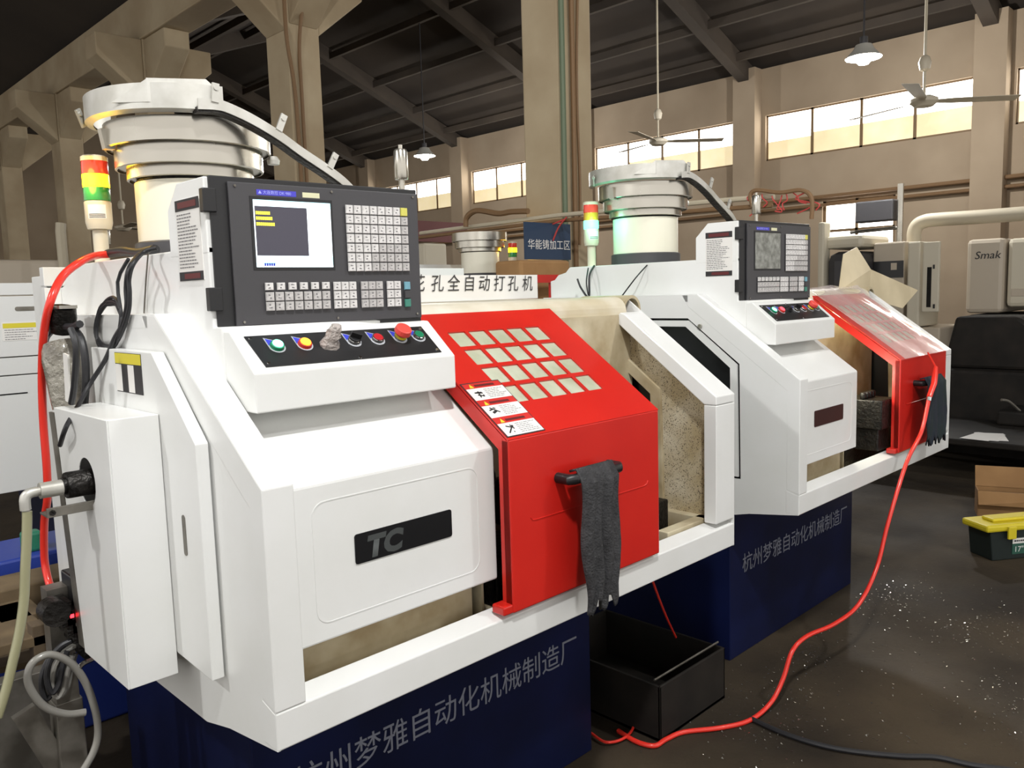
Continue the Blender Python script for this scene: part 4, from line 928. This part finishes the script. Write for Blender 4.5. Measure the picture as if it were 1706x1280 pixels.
# dark bench with papers
pz = .35
pb_ = on(1650, 727, 'z', pz)
t = tag(empty('work_bench', (float(pb_[0])+.3, float(pb_[1])+.3, 0)), 'low dark greasy platform with papers at the right edge', 'bench')
MB().box(-.55, .55, -1.6, .55, pz-.05, pz-.002).build('bench_top', M['darkbench'], t, .01)
for x_, y_ in ((-.52, -1.55), (.46, -1.55), (-.52, .46), (.46, .46)): MB().box(x_, x_+.06, y_, y_+.06, 0, pz-.05).build('leg', M['darkbench'], t)
MB().box(.45, .48, -1.5, .5, .05, pz-.05).build('back_board', M['darkbench'], t)
for k_ in range(3):
    q = np.array(pb_)+np.array((-.02*k_, .015*k_, .0015*k_+.001))
    o = MB().box(-.20, .14, -.10, .10, 0, .0012).build('paper_sheet', M['paper'], None); o.location = tuple(q); o.rotation_euler = (0, 0, .35-.22*k_); tag(o, ['lowest', 'middle', 'topmost'][k_]+' white paper sheet of the small stack on the dark platform', 'paper', 'papers on the dark bench')
q = on(1690, 700, 'z', pz)
t = tag(empty('dark_machine_part', (float(q[0])-.15, float(q[1])-.1, pz)), 'dark machine part with a lever standing on the bench', 'machine part')
MB().box(-.2, .25, -.4, .15, 0, .12).build('body', M['darkbench'], t, .02)
MB().tube([(-.12, .0, .12), (-.2, .06, .2), (-.26, .1, .22)], .012, 8, 4).build('lever', M['steel2'], t)
# big dark machine behind the bench
t = tag(empty('dark_lathe', (8.1, -.9, 0), math.pi/2), 'dark old lathe standing behind the bench at the right', 'lathe')
MB().box(-1.6, 2.4, 0, .8, 0, .75).build('bed', M['darkbench'], t, .03)
MB().prism([(-1.5, .75), (-1.5, 1.12), (-1.35, 1.22), (-.7, 1.22), (-.6, 1.1), (-.55, .75)], .05, .75, 'y').build('headstock', M['darkbench'], t, .03)
MB().prism([(1.3, .75), (1.35, 1.1), (1.5, 1.22), (2.0, 1.22), (2.1, .75)], .1, .65, 'y').build('tailstock', M['darkbench'], t, .03)
MB().box(.2, .8, -.05, .7, .75, .98).build('saddle', M['darkbench'], t, .03)
MB().lathe([(.10, -.015), (.12, -.015), (.12, .015), (.10, .015), (.10, -.015)], (.5, -.1, .85), 20, axis='y').build('hand_wheel', M['steel2'], t)

# white machining centre with chip tunnel
def far(u, v, depth): return at(u, v, depth)
def ybox(name, u0, u1, v0, v1, y, dpt, m, parent, off, bevel=.02):
    # box whose front face (towards -Y) fills the pixel window on plane y
    a = on(u0, v1, 'y', y); b = on(u1, v0, 'y', y)
    return MB().box(a[0]-off[0], b[0]-off[0], y-off[1], y+dpt-off[1], a[2]-off[2], b[2]-off[2]).build(name, m, parent, bevel)
def xbox(name, u0, u1, v0, v1, x, dpt, m, parent, off, bevel=.02):
    # box whose face towards -X fills the pixel window on plane x
    a = on(u0, v1, 'x', x); b = on(u1, v0, 'x', x)
    return MB().box(x-off[0], x+dpt-off[0], b[1]-off[1], a[1]-off[1], max(0, a[2]), b[2]).build(name, m, parent, bevel)
XM = 9.8
o0 = on(1500, 500, 'x', XM)
t = tag(empty('machining_centre', (XM, float(o0[1]), 0)), 'white machining centre with open cabinet door behind the cream sheet', 'machine'); off = (XM, float(o0[1]), 0)
xbox('enclosure', 1452, 1508, 402, 560, XM+.15, 1.0, M['cream2'], t, off)
xbox('electric_cabinet', 1509, 1534, 402, 545, XM, .7, M['cream'], t, off)
dr_ = xbox('cabinet_door', 1535, 1566, 402, 520, XM-.05, .05, M['cream'], t, off, .01)
xbox('door_window', 1543, 1552, 445, 512, XM-.056, .012, M['darkbench'], dr_, off, 0)
xbox('door_latch', 1554, 1557, 441, 448, XM-.062, .015, M['black'], dr_, off, 0)
xbox('door_latch', 1554, 1557, 507, 514, XM-.062, .015, M['black'], dr_, off, 0)
xbox('work_window', 1455, 1505, 434, 464, XM+.14, .02, M['void'], t, off, 0)
xbox('window_note', 1484, 1494, 438, 450, XM+.132, .012, M['cream2'], t, off, 0)
xbox('lower_front', 1452, 1566, 546, 760, XM+.16, 1.0, M['cream2'], t, off)
XH = 9.6; o0 = on(1400, 500, 'x', XH)
t = tag(empty('hooded_machine', (XH, float(o0[1]), 0)), 'pale machine with a dark rounded hood behind the farther control cabinet', 'machine'); off = (XH, float(o0[1]), 0)
xbox('top_cover', 1373, 1437, 390, 416, XH+.05, .9, M['cream'], t, off, .05)
xbox('hood', 1374, 1436, 417, 500, XH, .9, M['panelgrey'], t, off, .12)
xbox('side_post', 1361, 1373, 370, 500, XH-.05, .2, M['cream'], t, off)
xbox('foot', 1361, 1437, 501, 760, XH+.05, .9, M['panelgrey'], t, off)
XS = 10.2; o0 = on(1650, 500, 'x', XS)
t = tag(empty('labelled_machine', (XS, float(o0[1]), 0)), 'pale enclosed machine with a script logo at the right edge', 'machine'); off = (XS, float(o0[1]), 0)
xbox('front_cover', 1607, 1674, 396, 522, XS, 1.2, M['cream2'], t, off, .05)
xbox('door_cover', 1675, 1840, 388, 512, XS+.05, 1.2, M['cream'], t, off, .05)
xbox('lower_cabinet', 1607, 1840, 524, 760, XS+.05, 1.2, M['darkbench'], t, off, .02)
xbox('door_recess', 1684, 1840, 478, 494, XS+.04, .03, M['cream2'], t, off, .005)
lp = on(1623, 432, 'x', XS-.004); link('logo_lettering', text_mesh('Smak', .13, (-.004, lp[1]-off[1], lp[2]), (0, -1, 0), (0, -.2, 1), .002), M['ink'], t)
XD = 10.4
dp = [tuple(on(u, v, 'x', XD)) for u, v in ((1523, 404), (1523, 388), (1528, 376), (1540, 369), (1560, 366), (1640, 361), (1760, 352))]
tag(MB().tube(dp, .085, 14, 6).build('extraction_duct', M['pipe']), 'fat cream extraction duct with an elbow above the machining centre', 'duct')
# hanging screen on pipe frame in front of the low window
t = tag(empty('hanging_monitor', tuple(on(1457, 350, 'x', 11.0))), 'dark flat box hung on pipes in front of the low window', 'monitor'); hm = Vector(t.location)
a = Vector(on(1424, 372, 'x', 11.0))-hm; b = Vector(on(1488, 331, 'x', 11.0))-hm
MB().box(0, .2, b.y, a.y, a.z, b.z).build('housing', M['panelgrey'], t, .02)
MB().tube([(.1, b.y-.06, b.z+.2), (.1, b.y-.06, -hm.z)], .04, 8).build('support_pipe', M['steel'], t)
MB().tube([(.1, b.y-.06, a.z-.1), (.1, a.y+.1, a.z-.12)], .025, 8).build('cross_pipe', M['steel2'], t)
# wall pipes and cable tray
for z_, r_p, lab in ((3.17, .035, 'upper of the two long pipes below the high windows'), (3.02, .03, 'lower of the two long pipes below the high windows')):
    pipe('wall_pipe', [(XW-.15, -8, z_), (XW-.15, 25, z_)], r_p, M['piper'], lab)
for y_ in (2.1, 7.0):
    tag(MB().box(XW-.25, XW, y_, y_+.08, 2.75, 3.25).build('pipe_bracket', M['piper']), 'steel bracket holding the wall pipes, %s' % ('nearer one at the right' if y_ < 3 else 'farther one'), 'bracket')
pipe('supply_pipe', [(3.72, .95, 2.05), (3.72, 1.2, 2.06), (3.72, 2.6, 2.09), (3.74, 4.2, 2.08)], .016, M['pipe'], 'thin air supply pipe crossing in front of the tall column')
pipe('cable_duct', [(3.70, 4.2, 2.04), (3.70, 2.6, 2.05), (3.70, .95, 2.0)], .014, M['piper'], 'brown cable duct below the air supply pipe')
# red wires hanging from the pipes
rw = random.Random(12)
for k_ in range(9):
    u0 = 1252+k_*12; v0 = 322+rw.uniform(-3, 6)
    pts = [tuple(on(u0+rw.uniform(-8, 8)+i*rw.uniform(-3, 6), v0+i*rw.uniform(6, 13), 'x', 3.68)) for i in range(4)]
    tag(MB().tube(pts, .004, 6, 4).build('red_wire', M['redwire']), 'tangled red wire hanging from the pipes above the farther control cabinet', 'wire', 'tangled red wires')
tag(MB().tube([tuple(on(u, v, 'x', 3.66)) for u, v in ((1254, 345), (1250, 325), (1262, 317), (1300, 321), (1335, 317), (1352, 330), (1352, 365))], .012, 8, 5).build('cable_arch', M['piper']), 'arched cable bundle above the farther control cabinet', 'cable')
for k_, pp_ in enumerate((((944, 362), (930, 380), (915, 415), (902, 432)), ((940, 366), (925, 372), (905, 380)))):
    tag(MB().tube([tuple(on(u, v, 'x', 3.66)) for u, v in pp_], .006, 6, 4).build('red_wire', M['redwire']), ['red wire slanting across the blue sign board', 'short red wire above the blue sign board'][k_], 'wire')
tag(MB().tube([tuple(on(u, v, 'x', 3.66)) for u, v in ((776, 378), (778, 362), (795, 351), (830, 356), (852, 353), (880, 352))], .022, 8, 5).build('sagging_cable', M['piper']), 'thick brown cable sagging over the back row bowl feeder', 'cable')

# blue sign board
YB = 2.60
a = on(876, 432, 'y', YB); b = on(950, 374, 'y', YB)
t = tag(empty('blue_sign', (float(a[0]), YB, float(a[2]))), 'dark blue hanging sign with white Chinese characters', 'sign')
MB().box(0, b[0]-a[0], 0, .015, 0, b[2]-a[2]).build('board', M['signblue'], t)
link('sign_lettering', text_mesh('华能铸加工区', .074, (.018, -.004, .30*(b[2]-a[2])), (1, 0, 0), (0, 0, 1)), M['paper'], t)
# things seen between the columns
YK = 5.6
a = on(688, 402, 'y', YK); b = on(778, 372, 'y', YK)
t = tag(empty('maroon_banner', (float(a[0]), YK, float(a[2]))), 'dull maroon banner board above the cream cabinet', 'banner')
MB().box(0, b[0]-a[0], 0, .03, 0, b[2]-a[2]).build('board', M['maroonboard'], t)
a = on(708, 434, 'y', YK-.3); b = on(744, 406, 'y', YK-.3)
tag(MB().box(a[0], b[0], YK-.3, YK+.5, 0, b[2]).build('cream_cabinet', M['cream'], None, .02), 'cream cabinet right of the black control cabinet', 'cabinet')
a = on(868, 452, 'y', 2.45); b = on(950, 434, 'y', 2.45)
tag(MB().box(a[0], b[0], 2.45, 2.7, 0, b[2]).build('brown_cabinet', M['card'], None, .02), 'brown cabinet below the blue sign board', 'cabinet')
a = on(896, 458, 'y', 2.30); b = on(946, 468, 'y', 2.30)
tag(MB().box(a[0], b[0], 2.30, 2.33, b[2]-.01, a[2]).box(b[0]-.16, b[0]-.13, 2.30, 2.33, 0, b[2]).build('red_rail', M['red']), 'red painted rail right of the Chinese sign', 'rail')
# far left glimpses
a = on(12, 440, 'y', 9.0); tag(MB().box(a[0]-1.2, a[0]+.6, 9, 9.8, 0, float(a[2])+.05).build('far_machine', M['cream2'], None, .04), 'far pale machine at the left edge behind the columns', 'machine')
a = on(104, 420, 'y', 8.0)
pipe('standing_pipe', [(a[0], 8, 0), (a[0], 8, float(on(104, 385, 'y', 8)[2])), (a[0]+.01, 8, float(on(104, 372, 'y', 8)[2]))], .05, M['pipe'], 'pale standing pipe seen left of the signal tower')

# ------------------------------------------------------------------ chips on the floor
r_ = random.Random(21); mb = MB()
for i in range(2600):
    if i < 1700: x, y = r_.uniform(-.6, 3.85), r_.uniform(-1.9, .25)
    else:
        cx, cy = r_.choice(((3.35, .10), (2.35, .12), (1.9, .0), (2.6, -.6), (3.2, -.3))); x, y = r_.gauss(cx, .16), r_.gauss(cy, .09)
    s = r_.uniform(.0015, .006); a = r_.uniform(0, 6.28); h = r_.uniform(.0005, .005)
    mb.add([(x+s*math.cos(a), y+s*math.sin(a), .001), (x+s*math.cos(a+2.3), y+s*math.sin(a+2.3), .001+h), (x+s*.8*math.cos(a+4), y+s*.8*math.sin(a+4), .001+h*.4)], [(0, 1, 2)])
tag(mb.build('metal_chips', M['chip']), 'tiny glittering metal chips scattered over the dark floor', 'metal chips', None, 'stuff')
